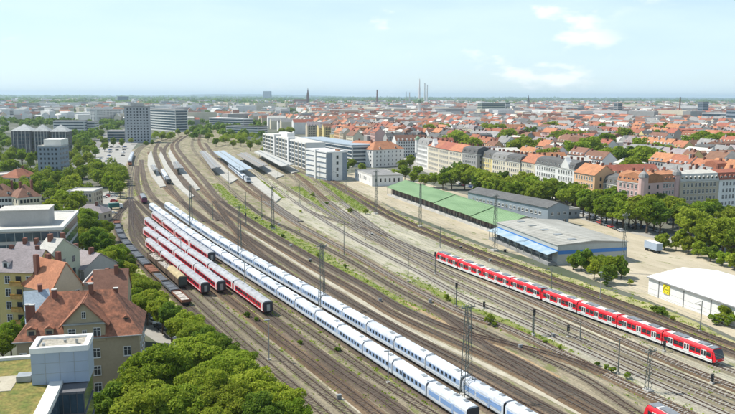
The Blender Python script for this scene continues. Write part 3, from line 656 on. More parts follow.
def facade_windows(root, A, B, z0, sh, ns, nc, ww=1.1, wh=1.5, mode='each', inset=0.06, name='window', m=None):
    """grid of windows on the wall from local point A to B (2D, wall outside to the right-hand side walking A->B reversed: normal = (dy,-dx))"""
    A = Vector(A); B = Vector(B); d = B - A; L = d.length; d = d / L; n = Vector((d.y, -d.x)); rz = math.atan2(d.y, d.x)
    mb = MB()
    for s in range(ns):
        z = z0 + s * sh
        for c in range(nc):
            p = A + d * (L * (inset + (1 - 2 * inset) * ((c + .5) / nc)))
            if mode == 'each':
                f, g = winmesh(ww, wh); o = obj(name, f, root, (p.x, p.y, z), rz); obj('pane', g, o)
            else: mb.box((p.x + n.x * .02, p.y + n.y * .02, z), (ww, .12, wh), rz)
    if mode != 'each' and mb.v:
        o = obj('windows', mb.mesh('windows', m or m_glass), root); o['kind'] = 'stuff'
def hip_roof(w, d, z, h, ov, m, inset=None, name='roof', y0=0.0):
    mb = MB(); x = w / 2 + ov; ya, yb = y0 - ov, y0 + d + ov; i = (d / 2 + ov) if inset is None else inset
    i = min(i, w / 2 + ov - .2); ym = (ya + yb) / 2
    mb.add([(-x, ya, z), (x, ya, z), (x, yb, z), (-x, yb, z), (-x + i, ym, z + h), (x - i, ym, z + h)],
           [(0, 1, 5, 4), (1, 2, 5), (2, 3, 4, 5), (3, 0, 4), (3, 2, 1, 0)])
    return mb.mesh(name, m)
def slab(mb, p, q, r, s, t=.22, mi=0):
    """thick plate from four corner points"""
    p, q, r, s = map(Vector, (p, q, r, s)); n = (q - p).cross(s - p).normalized() * t
    if n.z < 0: n = -n
    mb.add([p, q, r, s, p + n, q + n, r + n, s + n], [(3, 2, 1, 0), (4, 5, 6, 7), (0, 1, 5, 4), (1, 2, 6, 5), (2, 3, 7, 6), (3, 0, 4, 7)], mi)
def gable_x(w, d, z, h, ov, wall, roof):
    """walls with gable triangles at x ends + two roof plates, ridge along x; y from 0 to d"""
    wb = MB(); wb.prism_x([(0, 0), (d, 0), (d, z), (d / 2, z + h), (0, z)], -w / 2, w / 2)
    k = h / (d / 2); rb = MB(); x = w / 2 + ov * .5; e = .02
    slab(rb, (-x, -ov, z - ov * k + e), (x, -ov, z - ov * k + e), (x, d / 2, z + h + e), (-x, d / 2, z + h + e))
    slab(rb, (x, d + ov, z - ov * k + e), (-x, d + ov, z - ov * k + e), (-x, d / 2, z + h + e), (x, d / 2, z + h + e))
    return wb.mesh('wall', wall), rb.mesh('roof', roof)
def gable_y(w, d, z, h, ov, wall, roof):
    wb = MB(); wb.prism_y([(-w / 2, 0), (w / 2, 0), (w / 2, z), (0, z + h), (-w / 2, z)], 0, d)
    k = h / (w / 2); rb = MB(); y0, y1 = -ov * .5, d + ov * .5; e = .02; x = w / 2 + ov
    slab(rb, (-x, y0, z - ov * k + e), (-x, y1, z - ov * k + e), (0, y1, z + h + e), (0, y0, z + h + e))
    slab(rb, (x, y1, z - ov * k + e), (x, y0, z - ov * k + e), (0, y0, z + h + e), (0, y1, z + h + e))
    return wb.mesh('wall', wall), rb.mesh('roof', roof)
def mansard(w, d, z, h, m, ov=.3):
    mb = MB(); x = w / 2; i = 1.3; z1 = z + h * .72
    a = [(-x, -ov, z), (x, -ov, z), (x, d + ov, z), (-x, d + ov, z)]; b = [(-x, i, z1), (x, i, z1), (x, d - i, z1), (-x, d - i, z1)]
    c = [(-x, d / 2, z + h), (x, d / 2, z + h)]
    mb.add(a + b + c, [(3, 2, 1, 0), (0, 1, 5, 4), (2, 3, 7, 6), (4, 5, 9, 8), (6, 7, 8, 9), (1, 2, 6, 9, 5), (3, 0, 4, 8, 7)])
    return mb.mesh('roof', m)
DM = {}
def dormer(root, x, y, z, w=1.5, h=1.7, roof=None, wall=None):
    k = (w, h, roof.name if roof else '', wall.name if wall else '')
    if k not in DM:
        a = MB(); a.bx(-w / 2, w / 2, -.05, 2.4, -h / 2, h / 2)
        r = MB(); r.prism_y([(-w / 2 - .15, h / 2 + .01), (w / 2 + .15, h / 2 + .01), (0, h / 2 + .55)], -.2, 2.6)
        DM[k] = (a.mesh('dormer', wall or WALL['cream']), r.mesh('dormer_roof', roof or ROOF['dark']))
    o = obj('dormer', DM[k][0], root, (x, y, z)); obj('dormer_roof', DM[k][1], o)
    obj('dormer_window', ubox(m_glass), o, (0, -.06, 0), 0, (w * .62, .08, h * .62)); return o
CHM = {}
def chimney(root, x, y, z0, z1, w=.8, m=None, d=.8):
    m = m or WALL['brick']; o = obj('chimney', ubox(m), root, (x, y, (z0 + z1) / 2), 0, (w, d, z1 - z0)); return o
def frontage(a, b, z):
    A, B = P(a[0], a[1], z), P(b[0], b[1], z); d = B - A; c = (A + B) / 2
    return (c.x, c.y, 0.0), math.atan2(d.y, d.x), Vector((d.x, d.y)).length
def house(name, label, a, b, z, depth, wall, roof, kind='gable', rh=4.5, ns=5, nc=None, nside=3, mode='each', dorm=0, chim=2, cat='house', group=None, ww=1.1, wh=1.6, z0=None, sh=None, ov=.4, shops=False):
    """house whose front eave is seen from photo point a to b at height z"""
    loc, rz, w = frontage(a, b, z); root = thing(name, loc, rz, label, cat, group); W_, R_ = WALL[wall], ROOF[roof]
    if kind == 'gable':
        wm, rm = gable_x(w, depth, z, rh, ov, W_, R_); obj('wall', wm, root); obj('roof', rm, root)
    elif kind == 'gabley':
        wm, rm = gable_y(w, depth, z, rh, ov, W_, R_); obj('wall', wm, root); obj('roof', rm, root)
    else:
        obj('wall', MB().bx(-w / 2, w / 2, 0, depth, 0, z).mesh('wall', W_), root)
        if kind == 'hip': obj('roof', hip_roof(w, depth, z, rh, ov, R_), root)
        elif kind == 'mansard': obj('roof', mansard(w, depth, z + .01, rh, R_), root)
        else:
            obj('roof', MB().bx(-w / 2 + .35, w / 2 - .35, .35, depth - .35, z + .02, z + .12).mesh('roof', R_), root)
            for q in ((-w / 2 - .04, w / 2 + .04, -.04, .3), (-w / 2 - .04, w / 2 + .04, depth - .3, depth + .04), (-w / 2 - .04, -w / 2 + .3, .31, depth - .31), (w / 2 - .3, w / 2 + .04, .31, depth - .31)):
                obj('parapet', MB().bx(*q, z - .3, z + .55).mesh('parapet', m_conc), root)
    if kind in ('gable', 'mansard', 'hip'):
        obj('cornice', ubox(m_offwhite), root, (0, -.12, z - .35), 0, (w - .1, .3, .3))
    sh = sh or (z - .8) / ns; z0 = z0 or (sh * .55 + .3); nc = nc or max(2, int(w / 2.6))
    facade_windows(root, (-w / 2, 0), (w / 2, 0), z0, sh, ns, nc, ww, wh, mode)
    if nside:
        facade_windows(root, (-w / 2, depth), (-w / 2, 0), z0, sh, ns, nside, ww, wh, 'joined'); facade_windows(root, (w / 2, 0), (w / 2, depth), z0, sh, ns, nside, ww, wh, 'joined')
    for i in range(dorm):
        x = -w / 2 + w * (i + .5) / dorm; dormer(root, x, .9 if kind != 'mansard' else .25, z + 1.25, 1.4, 1.5, R_, W_)
    for i in range(chim):
        x = -w / 2 + w * (i + .7) / max(1, chim) * .95; chimney(root, x, depth * random.uniform(.42, .62), z + rh * .4, z + rh + 1.1 + random.random() * .6, .9, None, 1.3)
    return root

# ---- near left: flat green-roofed office with the white rooftop box
def px_box(name, parent, x0, x1, y0, y1, z0, z1, m): return obj(name, MB().bx(x0, x1, y0, y1, z0, z1).mesh(name, m), parent)
m_sedum = mat('green_roof_sedum', (0.09, 0.13, 0.025), 0.95, col2=(0.25, 0.19, 0.06), scale=0.35, detail=7, fine=0.3)
m_boxgrey = mat('box_cladding', (0.34, 0.40, 0.48), 0.5, var=0.05, scale=0.2)
r = thing('office_block', (-42.7, 98.9, 0), math.radians(13), 'flat sedum-roofed office block with a white rooftop box at lower left', 'office building')
px_box('wall', r, -45, 0, -45, 12.2, 0, 19.7, WALL['grey'])
px_box('roof', r, -44.6, -1.6, -44.6, 11.5, 19.72, 19.9, m_sedum)
for q in ((-45.1, .1, 11.5, 12.3), (-1.6, .1, -45, 11.48)): px_box('parapet', r, *q, 19.6, 20.35, m_offwhite)
px_box('roof_path', r, -30, -6.5, 2.6, 4.6, 19.91, 19.97, m_path); px_box('roof_path', r, -8.5, -6.4, -1.2, 2.58, 19.912, 19.97, m_path); px_box('roof_path', r, -34, -8.52, -2.4, .2, 19.911, 19.97, m_conc)
px_box('skylight', r, -6.3, -4.4, 1.6, 3.4, 19.98, 20.8, m_galv)
bx = obj('rooftop_box', MB().bx(-3.9, 3.6, .1, 5.4, 19.95, 24.9).mesh('rooftop_box', m_boxgrey), r)
for q in ((-4.0, 3.7, 0, .7), (-4.0, 3.7, 4.8, 5.5), (-4.0, -3.3, .71, 4.79), (3.0, 3.7, .71, 4.79)): px_box('box_rim', bx, *q, 24.5, 25.3, m_white)
px_box('box_roof_gravel', bx, -3.28, 2.98, .72, 4.78, 24.91, 24.98, mat('roof_gravel', (0.36, 0.33, 0.27), .95, var=.2, scale=1.0, fine=.25))
for xx in (-2.1, -.2, 1.7): px_box('cladding_joint', bx, xx, xx + .04, .06, .1, 20.0, 24.5, m_galv)
for zz in (21.5, 23.0): px_box('cladding_joint', bx, -3.9, 3.6, .07, .1, zz, zz + .035, m_galv)
for q in ((-2.4, 1.6, .5), (.2, 3.0, .35), (1.9, 2.2, .6)): obj('roof_vent', MB().cyl((q[0], q[1], 24.98), (q[0], q[1], 25.0 + q[2]), .18, .22, 8).mesh('roof_vent', m_galv), bx)
for i in range(6):
    z = 1.2 + i * 3.1
    px_box('window_band', r, .02, 3.3, -3.0, 5.2, z, z + 2.75, m_glassb); px_box('floor_slab', r, .01, 3.4, -3.1, 5.3, z + 2.76, z + 3.09, WALL['dark'])
    px_box('window_band', r, .02, .1, -40, -3.2, z, z + 2.6, m_glassb)
for i in range(4): px_box('mullion', r, .5 + i * .9, .58 + i * .9, -3.1, -3.01, 1.2, 19.8, WALL['dark'])

# ---- the tan house with red tiled roof and front gable
loc, rz, w = frontage((16, 342), (139, 334), 13.0)
r = thing('tenement_house', loc, rz, 'tan plastered tenement with red tiled hip roof and front gable at lower left', 'house')
m_tile = mat('roof_tiles_red', (0.145, 0.07, 0.045), 0.85, col2=(0.38, 0.155, 0.088), scale=0.7, detail=7, fine=0.25, bump=.3)
D = 15.0; g0 = -w / 2 + w * .385; g1 = -w / 2 + w * .72; gm = (g0 + g1) / 2
obj('wall', MB().bx(-w / 2, w / 2, 0, D, 0, 13).mesh('wall', WALL['tan']), r)
obj('roof', hip_roof(w, D, 13.0, 7.6, .6, m_tile, inset=6.2), r)
obj('gutter', ubox(m_galv), r, (0, -.66, 12.98), 0, (w + 1.2, .18, .16))
gw = obj('gable_wall', MB().prism_y([(g0, 12.2), (g1, 12.2), (g1, 16), (gm, 20.0), (g0, 16)], -.25, 7.0).mesh('gable_wall', WALL['tan']), r)
rb = MB(); k = 4.0 / ((g1 - g0) / 2)
for sgn in (-1, 1): slab(rb, (gm + sgn * ((g1 - g0) / 2 + .7), -.75, 16 - .7 * k), (gm + sgn * ((g1 - g0) / 2 + .7), 7.4, 16 - .7 * k), (gm, 7.4, 20.02), (gm, -.75, 20.02), .25)
obj('gable_roof', rb.mesh('gable_roof', m_tile), r); obj('gable_ledge', ubox(m_galv), r, (gm, -.45, 15.9), 0, (g1 - g0 + .6, .5, .3))
f_, p_ = winmesh(1.25, 1.75)
for z in (2.6, 6.1, 9.7):
    for x in (-10.2, -7.0, -3.9, -.6, 3.2, 9.0):
        o = obj('window', f_, r, (x, 0, z)); obj('pane', p_, o)
for x in (g0 + 1.5, gm, g1 - 1.5):
    o = obj('window', f_, r, (x, -.25, 14.0), 0, (1, 1, 1) if x != gm else (.6, 1, .6)); obj('pane', p_, o)
o = obj('window', f_, r, (gm, -.25, 17.6), 0, (.55, 1, .7)); obj('pane', p_, o)
facade_windows(r, (w / 2, 0), (w / 2, D), 2.6, 3.5, 3, 4, 1.2, 1.7)
for x in (-8.6, -5.4): dormer(r, x, .5, 14.1, 1.6, 1.9, m_tile, WALL['tan'])
dormer(r, 8.8, 2.2, 15.6, .9, .6, m_tile, WALL['dark'])
for x, y, z in ((-5.2, 6.8, 21.2), (-8.9, 4.2, 19.0), (-9.8, 4.6, 19.0), (1.8, 7.0, 22.0), (6.4, 8.6, 20.4)):
    chimney(r, x, y, z - 3.6, z, .85, WALL['brick']); obj('chimney_cap', ubox(m_conc), r, (x, y, z + .08), 0, (1.0, 1.0, .14))
# rear wing
house('tenement_house', 'brown-tiled rear wing standing behind the tan tenement with front gable', (92, 303), (127, 301), 13.5, 13, 'tan', 'brown', 'gable', 6.0, 4, 4, 2, chim=1)
# ---- ochre apartments with balconies
loc, rz, w = frontage((-38, 270), (33, 272), 17.0)
r = thing('apartment_house', loc, rz, 'ochre yellow apartment house with flowered balconies at the left picture edge', 'house')
wm, rm = gable_x(w, 12, 17, 4.2, .5, WALL['ochre'], ROOF['mauve']); obj('wall', wm, r); obj('roof', rm, r)
for s in range(5):
    z = 1.9 + 3.25 * s
    for x in (w / 2 - 13.2, w / 2 - 10.1, w / 2 - 6.7, w / 2 - 1.2):
        o = obj('window', f_, r, (x, 0, z)); obj('pane', p_, o)
    b = obj('balcony', MB().bx(w / 2 - 5.4, w / 2 - 2.4, -1.5, 0, z - 1.3, z - 1.1).bx(w / 2 - 5.4, w / 2 - 2.4, -1.55, -1.45, z - 1.1, z - .2).mesh('balcony', mat('balcony_panel', (0.50, 0.30, 0.10), .8, var=.3, scale=1.5)), r)
    obj('flower_box', ubox(mat('flowers', (0.10, 0.20, 0.03), .9, col2=(0.60, 0.20, 0.05), scale=3.0)), b, (w / 2 - 3.9, -1.62, z - .12), 0, (2.8, .25, .3))
    obj('balcony_door', ubox(m_glass), r, (w / 2 - 3.9, -.02, z - .2), 0, (1.4, .08, 2.2))
for x in (w / 2 - 2, w / 2 - 9): chimney(r, x, 6.2, 19, 22.3, .9)
for x in (w / 2 - 11, w / 2 - 7.5): dormer(r, x, .8, 18.3, 1.5, 1.6, ROOF['mauve'], WALL['white'])
house('apartment_house', 'mauve-roofed house with two white dormers left of the white gable patch', (9, 262), (33, 262), 15.0, 12, 'green', 'mauve', 'gable', 4.2, 5, 4, 2, dorm=2, chim=2)
house('apartment_house', 'pale gable-end house with cream sheet roof behind the ochre apartments', (31, 259), (47, 260), 17.5, 14, 'green', 'pale', 'gable', 4.2, 5, 3, 3, chim=2)
house('apartment_house', 'long mauve-grey roofed house below the flat-roofed office', (46, 262), (84, 270), 12.0, 11, 'grey', 'mauve', 'gable', 3.6, 4, 7, 2, dorm=0, chim=2)
house('apartment_house', 'blue-grey walled house with pale metal roof left of the tan tenement', (27, 313), (51, 310), 13.5, 8, 'blue', 'blue', 'gable', 3.6, 4, 3, 2, chim=1)
house('apartment_house', 'orange-roofed gable house with dark chimneys behind the tan tenement', (52, 291), (82, 284), 14.0, 16, 'beige', 'orange', 'gabley', 6.0, 4, 4, 3, chim=3)
r = house('workshop', 'low building with flat red roof and glass skylight beside the tree belt', (82, 285), (112, 284), 12.0, 15, 'beige', 'red', 'flat', 1, 3, 5, 3, chim=1)
obj('skylight', MB().prism_y([(-2.2, 12.15), (2.2, 12.15), (2.2, 12.6), (0, 13.5), (-2.2, 12.6)], 4, 11).mesh('skylight', m_glassb), r)
# ---- flat-roofed office with grey penthouse
loc, rz, w = frontage((-25, 231), (61, 228), 20.0)
r = thing('office_block', loc, rz, 'pale flat-roofed office with grey penthouse and glass band at left', 'office building')
px_box('wall', r, -w / 2, w / 2, 0, 34, 0, 19.8, WALL['grey']); px_box('roof', r, -w / 2 + .5, w / 2 - .5, .5, 33.5, 19.82, 19.95, ROOF['pale'])
for q in ((-w / 2 - .1, w / 2 + .6, -.5, .45), (w / 2 - .45, w / 2 + .6, .46, 34), (-w / 2, w / 2, 33.55, 34.1)): px_box('parapet', r, *q, 19.4, 20.3, m_offwhite)
px_box('penthouse', r, w / 2 - 19, w / 2 - 4.5, 7, 17, 19.96, 24.6, WALL['grey']); px_box('penthouse_roof', r, w / 2 - 19.2, w / 2 - 4.3, 6.8, 17.2, 24.62, 24.9, ROOF['pale'])
px_box('roof_terrace', r, w / 2 - 27, w / 2 - 21, 3, 26, 19.96, 20.2, m_white)
for i in range(5):
    px_box('window_band', r, -w / 2 + .4, w / 2 - .4, -.08, -.01, 2 + i * 3.6, 4.5 + i * 3.6, m_glassb); px_box('window_band', r, w / 2 + .01, w / 2 + .08, .5, 33, 2.01 + i * 3.6, 4.5 + i * 3.6, m_glassb)
    for k in range(10): px_box('mullion', r, -w / 2 + 1 + k * (w - 2) / 9, -w / 2 + 1.15 + k * (w - 2) / 9, -.14, -.081, 2 + i * 3.6, 4.5 + i * 3.6, m_galv)
# ---- houses further up the left side
house('villa', 'brown-roofed villa with white cross gable at the left edge behind the pale office', (-14, 197), (16, 196), 13, 12, 'white', 'brown', 'hip', 5.5, 4, 8, 3, mode='joined', dorm=2)
house('villa', 'second brown-roofed villa, right of the one at the left edge', (18, 198), (41, 196), 13, 12, 'cream', 'brown', 'hip', 5.5, 4, 6, 3, mode='joined', dorm=1)
house('villa', 'white low house with pale flat roof near the left edge above the villas', (-6, 176), (20, 174), 9, 16, 'white', 'pale', 'flat', 1, 3, 9, 3, mode='joined', chim=0)
house('villa', 'red-roofed house between the white low house and the trees', (18, 178), (38, 175), 8, 13, 'cream', 'red', 'hip', 5, 3, 5, 3, mode='joined', chim=1)
house('villa', 'grey flat-roofed two-storey house surrounded by trees beside the car park', (66, 192), (93, 192), 9, 16, 'beige', 'pale', 'flat', 1, 3, 8, 4, mode='each', chim=0)
house('villa', 'small house with grey-brown hip roof next to the small car park', (74, 212), (102, 213), 4.5, 9, 'beige', 'mauve', 'hip', 3.5, 1, 5, 2, chim=1)
r = house('office_block', 'grey concrete office block with stepped roof among trees at left', (37, 146.4), (59, 146.4), 24, 20, 'steelblue', 'pale', 'flat', 1, 7, 5, 6, mode='joined', chim=0, cat='office building')
px_box('roof_house', r, -5, 7, 6, 22, 24.1, 28.5, m_offwhite)
for i, (xa, xb) in enumerate(((11, 31), (33, 48), (50.5, 67))):
    loc, rz, w = frontage((xa, 130 + i * .3), (xb, 130 + i * .3), 26)
    r = thing('office_pavilion', loc, rz, f'dark glass office cube with pale pyramid roof, {["leftmost", "middle", "rightmost"][i]} of three', 'office building', 'three pyramid-roofed cubes')
    px_box('wall', r, -w / 2, w / 2, 0, w, 0, 25, WALL['dark']); obj('roof', hip_roof(w, w, 25.0, 6.5, .8, roofmat('pyramid', (0.36, 0.37, 0.36)), inset=w / 2 + .7), r)
    facade_windows(r, (-w / 2, 0), (w / 2, 0), 3, 3.6, 6, 6, 1.8, 2.2, 'joined', m=m_glassb); facade_windows(r, (w / 2, 0), (w / 2, w), 3, 3.6, 6, 6, 1.8, 2.2, 'joined', m=m_glassb)
    for k in range(5): px_box('column', r, -w / 2 + (k + .5) * w / 5 - .3, -w / 2 + (k + .5) * w / 5 + .3, -.35, -.05, 0, 25, m_conc)
def slab_block(label, a, b, z, depth, wall, ns, bands=True, roof='grey', extra=None, name='tower_block', cat='building', cols=0, zref=None):
    loc, rz, w = frontage(a, b, z if zref is None else zref); r = thing(name, loc, rz, label, cat)
    px_box('wall', r, -w / 2, w / 2, 0, depth, 0, z, WALL[wall]); px_box('roof', r, -w / 2 - .3, w / 2 + .3, -.3, depth + .3, z + .01, z + .9, ROOF[roof])
    sh = (z - 2) / ns
    for i in range(ns):
        z0 = 1.2 + sh * i
        if bands:
            px_box('window_band', r, -w / 2 + .6, w / 2 - .6, -.25, -.02, z0 + sh * .3, z0 + sh * .85, m_glassb); px_box('window_band', r, w / 2 + .02, w / 2 + .25, 1, depth - 1, z0 + sh * .3, z0 + sh * .85, m_glassb)
            px_box('window_band', r, -w / 2 - .25, -w / 2 - .02, 1, depth - 1, z0 + sh * .3, z0 + sh * .85, m_glassb)
        else: facade_windows(r, (-w / 2, 0), (w / 2, 0), z0 + sh * .5, sh, 1, cols or int(w / 4), 1.8, 1.7, 'joined'); facade_windows(r, (w / 2, 0), (w / 2, depth), z0 + sh * .5, sh, 1, int(depth / 4), 1.8, 1.7, 'joined'); facade_windows(r, (-w / 2, depth), (-w / 2, 0), z0 + sh * .5, sh, 1, int(depth / 4), 1.8, 1.7, 'joined')
    if extra: px_box('roof_house', r, *extra, m_conc)
    return r
slab_block('tall grey office slab with many window rows beyond the station at left', (124, 107), (150, 107), 45, 14, 'lightgrey', 12, False, 'grey', (-8, 8, 3, 10, 45.9, 50))
slab_block('low grey wing at the foot of the tall grey office slab', (107, 131), (125, 131), 14, 18, 'grey', 4)
slab_block('white banded slab with dark strips right of the tall grey slab', (150, 109), (175, 110), 36, 22, 'white', 8)
slab_block('white apartment slab left of the tall grey office slab', (95, 110), (123, 109.5), 30, 14, 'white', 9, False)
slab_block('long white office with dark roof band behind the pyramid-roofed cubes', (53, 121), (84, 121), 22, 20, 'white', 5, True, 'dark')
slab_block('white stepped office at the right end of the long white office', (84, 122), (95, 122), 20, 24, 'white', 5)
slab_block('far white apartment slab near the left picture edge', (-2, 111), (22, 111), 20, 14, 'white', 6)
slab_block('far white long building right of the apartment slab near the left edge', (24, 113), (46, 112.5), 16, 16, 'white', 4)
slab_block('white-roofed office above the station tracks, left one', (209, 118), (243, 119), 18, 26, 'white', 4, True, 'white')
slab_block('white office with dark band above the station canopies', (226, 126), (258, 127), 16, 22, 'white', 4, True, 'dark')
# ---- station offices
loc, rz, w = frontage((263, 133.5), (305.5, 143), 22)
r = thing('office_block', loc, rz, 'long white office with cream grid facade beside the station canopies', 'office building')
px_box('wall', r, -w / 2, w / 2, 0, 17, 0, 22, WALL['white']); px_box('roof', r, -w / 2 + .3, w / 2 - .3, .3, 16.7, 22.02, 22.3, ROOF['pale'])
nb = 14
for k in range(nb):
    for s in range(6):
        x0 = -w / 2 + (k + .12) * w / nb; o = px_box('window', r, x0, x0 + w / nb * .76, -.1, -.02, 1.6 + s * 3.4, 3.9 + s * 3.4, m_glassb)
for k in range(nb + 1): px_box('pier', r, -w / 2 + k * w / nb - .35, -w / 2 + k * w / nb + .35, -.4, -.11, 0, 21.8, WALL['cream'])
for k in (0.33, 0.66): px_box('stair_tower', r, -w / 2 + w * k - 2, -w / 2 + w * k + 2, -1.2, 5, 0, 24, WALL['white'])
px_box('roof_house', r, -w / 2 + w * .3, -w / 2 + w * .5, 5, 12, 22.3, 26, WALL['white'])
slab_block('glass-roofed wing behind the long white station office', (300, 138), (352, 146), 18, 24, 'white', 5, True, 'blue', name='office_block', cat='office building')
loc, rz, w = frontage((305.5, 149.5), (327, 153), 20)
r = thing('office_block', loc, rz, 'grey office cube with white roof and four round roof vents near the station', 'office building')
px_box('wall', r, -w / 2, w / 2, 0, 16, 0, 20, WALL['steelblue']); px_box('roof', r, -w / 2 - .4, w / 2 + .4, -.4, 16.4, 20.02, 20.9, ROOF['white'])
for s in range(5): px_box('window_band', r, -w / 2 + 1.2, -1.2, -.3, -.02, 2 + s * 3.7, 4.4 + s * 3.7, WALL['white']); px_box('window_band', r, 1.2, w / 2 - 1.2, -.3, -.02, 2 + s * 3.7, 4.4 + s * 3.7, WALL['white'])
px_box('stair_tower', r, -1.1, 1.1, -1.0, 2, 0, 21.5, WALL['white']); px_box('end_panel', r, w / 2 + .02, w / 2 + .35, 4, 12, 0, 20, WALL['white'])
for s in range(4): px_box('window', r, w / 2 + .36, w / 2 + .45, 7.2, 8.8, 2.6 + s * 4.4, 4.8 + s * 4.4, m_glass)
for k in range(4): obj('roof_vent', MB().cyl((0, 0, 20.9), (0, 0, 21.8), .6, .5, 8).mesh('roof_vent', ROOF['orange']), r, (w / 2 - 2 - k * 2.2, 11, 0))
house('school_building', 'white house with orange hip roof, left half of the orange-roofed pair', (344, 147), (373, 148.5), 15, 15, 'white', 'orange', 'hip', 6, 4, 8, 4, mode='each', dorm=3, chim=2, cat='building')
house('school_building', 'white house with orange hip roof, right half of the orange-roofed pair', (373, 150), (404, 148.5), 15, 18, 'white', 'orange', 'hip', 6.5, 4, 7, 4, mode='each', dorm=2, chim=1, cat='building')
house('office_block', 'yellow flat-roofed building left of the orange-roofed pair', (330, 134), (347, 135), 16, 14, 'yellow', 'pale', 'flat', 1, 4, 6, 3, mode='joined', chim=0, cat='building')
house('office_block', 'long grey-green office behind the orange-roofed pair', (358, 133), (414, 135), 17, 14, 'green', 'grey', 'flat', 1, 5, 20, 3, mode='joined', chim=0, cat='building')
house('pavilion', 'low white pavilion with flat grey roof on the sandy forecourt', (355, 170), (372, 176), 7, 22, 'white', 'grey', 'flat', 1, 1, 8, 6, mode='joined', chim=0, cat='building', wh=2.5, z0=4.0)
# ---- street front of tall houses along the avenue (photo order left to right)
ROWS = [('pale grey house with green corner dome at the left end of the avenue row', (416, 143), (428, 145.5), 20, 'white', 'grey', 'mansard'), ('cream house with white gable, second in the avenue row', (428, 145.5), (439, 147.8), 20, 'cream', 'red', 'gable'),
 ('cream house with red roof, third in the avenue row', (439, 147.8), (449, 149.8), 20, 'cream', 'red', 'gable'), ('pale yellow house with red roof, fourth in the avenue row', (449, 149.8), (462, 152), 20, 'cream', 'orange', 'gable'),
 ('grey house turned sideways beside the yellow house in the avenue row', (462, 152.5), (477, 154), 20, 'grey', 'dark', 'mansard'),
 ('bright yellow house with dark roof in the avenue row', (477, 155.8), (492, 158.4), 18, 'yellow', 'dark', 'mansard'), ('cream house with dark mansard right of the bright yellow house', (492, 158.4), (506, 160.5), 18, 'cream', 'grey', 'mansard'),
 ('cream house with dark dormers, second right of the bright yellow house', (506, 160.5), (520, 162.6), 18, 'cream', 'dark', 'mansard'), ('cream house with orange roof halfway along the avenue row', (520, 160.8), (535, 163.4), 19, 'cream', 'orange', 'gable'),
 ('white house with grey roof and small dormers in the avenue row', (535.5, 163.6), (557, 167), 19, 'white', 'dark', 'mansard'), ('white house with tall white stepped gable in the avenue row', (557, 167.2), (574, 169.8), 19, 'white', 'dark', 'mansard'),
 ('apricot house with orange roof in the avenue row', (574.5, 172), (595, 175.4), 19, 'apricot', 'orange', 'gable'), ('low house with dark grey roof left of the pink corner house', (595, 181), (617, 185), 15, 'beige', 'dark', 'mansard'),
 ('pink corner house with turret at the bend of the avenue, left wing', (617.5, 180), (644, 183.6), 18, 'pink', 'orange', 'mansard'), ('pink-grey house with orange roof, right of the corner turret', (644, 183.4), (680, 180.8), 18, 'pink', 'orange', 'mansard'),
 ('beige house with pale metal roof right of the pink corner house', (680.5, 181.4), (719, 180), 18, 'beige', 'pale', 'mansard'), ('blue-white house with red roof at the right picture edge', (719.5, 180), (762, 178), 18, 'white', 'red', 'mansard')]
for i, (lab, a, b, z, wl, rf, kd) in enumerate(ROWS):
    r = house('town_house', lab, a, b, z, 13.5, wl, rf, kd, 5.0 if kd == 'mansard' else 4.8, 5, None, 2, mode='each', dorm=0 if kd == 'gable' else max(2, int((b[0] - a[0]) / 4)), chim=3, group='tall houses along the avenue', ww=1.15, wh=1.9)
    if 'white gable' in lab or 'stepped gable' in lab:
        obj('street_gable', MB().prism_y([(-4.2, z), (4.2, z), (3.2, z + 2.6), (1.6, z + 4.2), (0, z + 6.4), (-1.6, z + 4.2), (-3.2, z + 2.6)], -.25, 3).mesh('street_gable', WALL['white']), r)
    if 'dome' in lab or 'turret' in lab:
        x = (1 if 'turret' in lab else -1) * (P(b[0], b[1], z) - P(a[0], a[1], z)).length / 2 * .86
        t = obj('turret', MB().cyl((x, .8, z - 8), (x, .8, z + 3), 2.3, 2.3, 10).mesh('turret', WALL[wl]), r)
        obj('dome', MB().cyl((x, .8, z + 3.02), (x, .8, z + 4.6), 2.6, 2.1, 10).cyl((x, .8, z + 4.6), (x, .8, z + 6.0), 2.1, .5, 10).cyl((x, .8, z + 6), (x, .8, z + 8), .3, .1, 6).mesh('dome', ROOF['green'] if 'dome' in lab else ROOF['grey']), t)
# ---- goods sheds
def seams(parent, x0, x1, y0, y1, z0, z1, m, step=1.5):
    mb = MB(); n = int((x1 - x0) / step)
    for k in range(n + 1): x = x0 + (x1 - x0) * k / n; mb.bar((x, y0, z0), (x, y1, z1), .09)
    o = obj('roof_seams', mb.mesh('roof_seams', m), parent); o['kind'] = 'stuff'
m_greenroof = mat('green_sheet_roof', (0.155, 0.255, 0.125), 0.65, col2=(0.22, 0.335, 0.175), scale=0.25, detail=7, fine=0.10, stretch=(0.4, 6))
loc, rz, w = frontage((388, 187), (503, 225), 5.2)
r = thing('goods_shed', loc, rz, 'long goods shed with pale green sheet roof in three sections', 'warehouse')
px_box('wall', r, -w / 2 + 1, w / 2 - 1, 2.2, 21, 0, 5.0, mat('shed_wall', (0.26, 0.20, 0.16), .9, var=.2, scale=.5, fine=.15)); px_box('loading_dock', r, -w / 2, w / 2, -.6, 2.19, 0, 1.15, m_conc)
cuts = [-w / 2, -w / 2 + w * .50, -w / 2 + w * .80, w / 2]
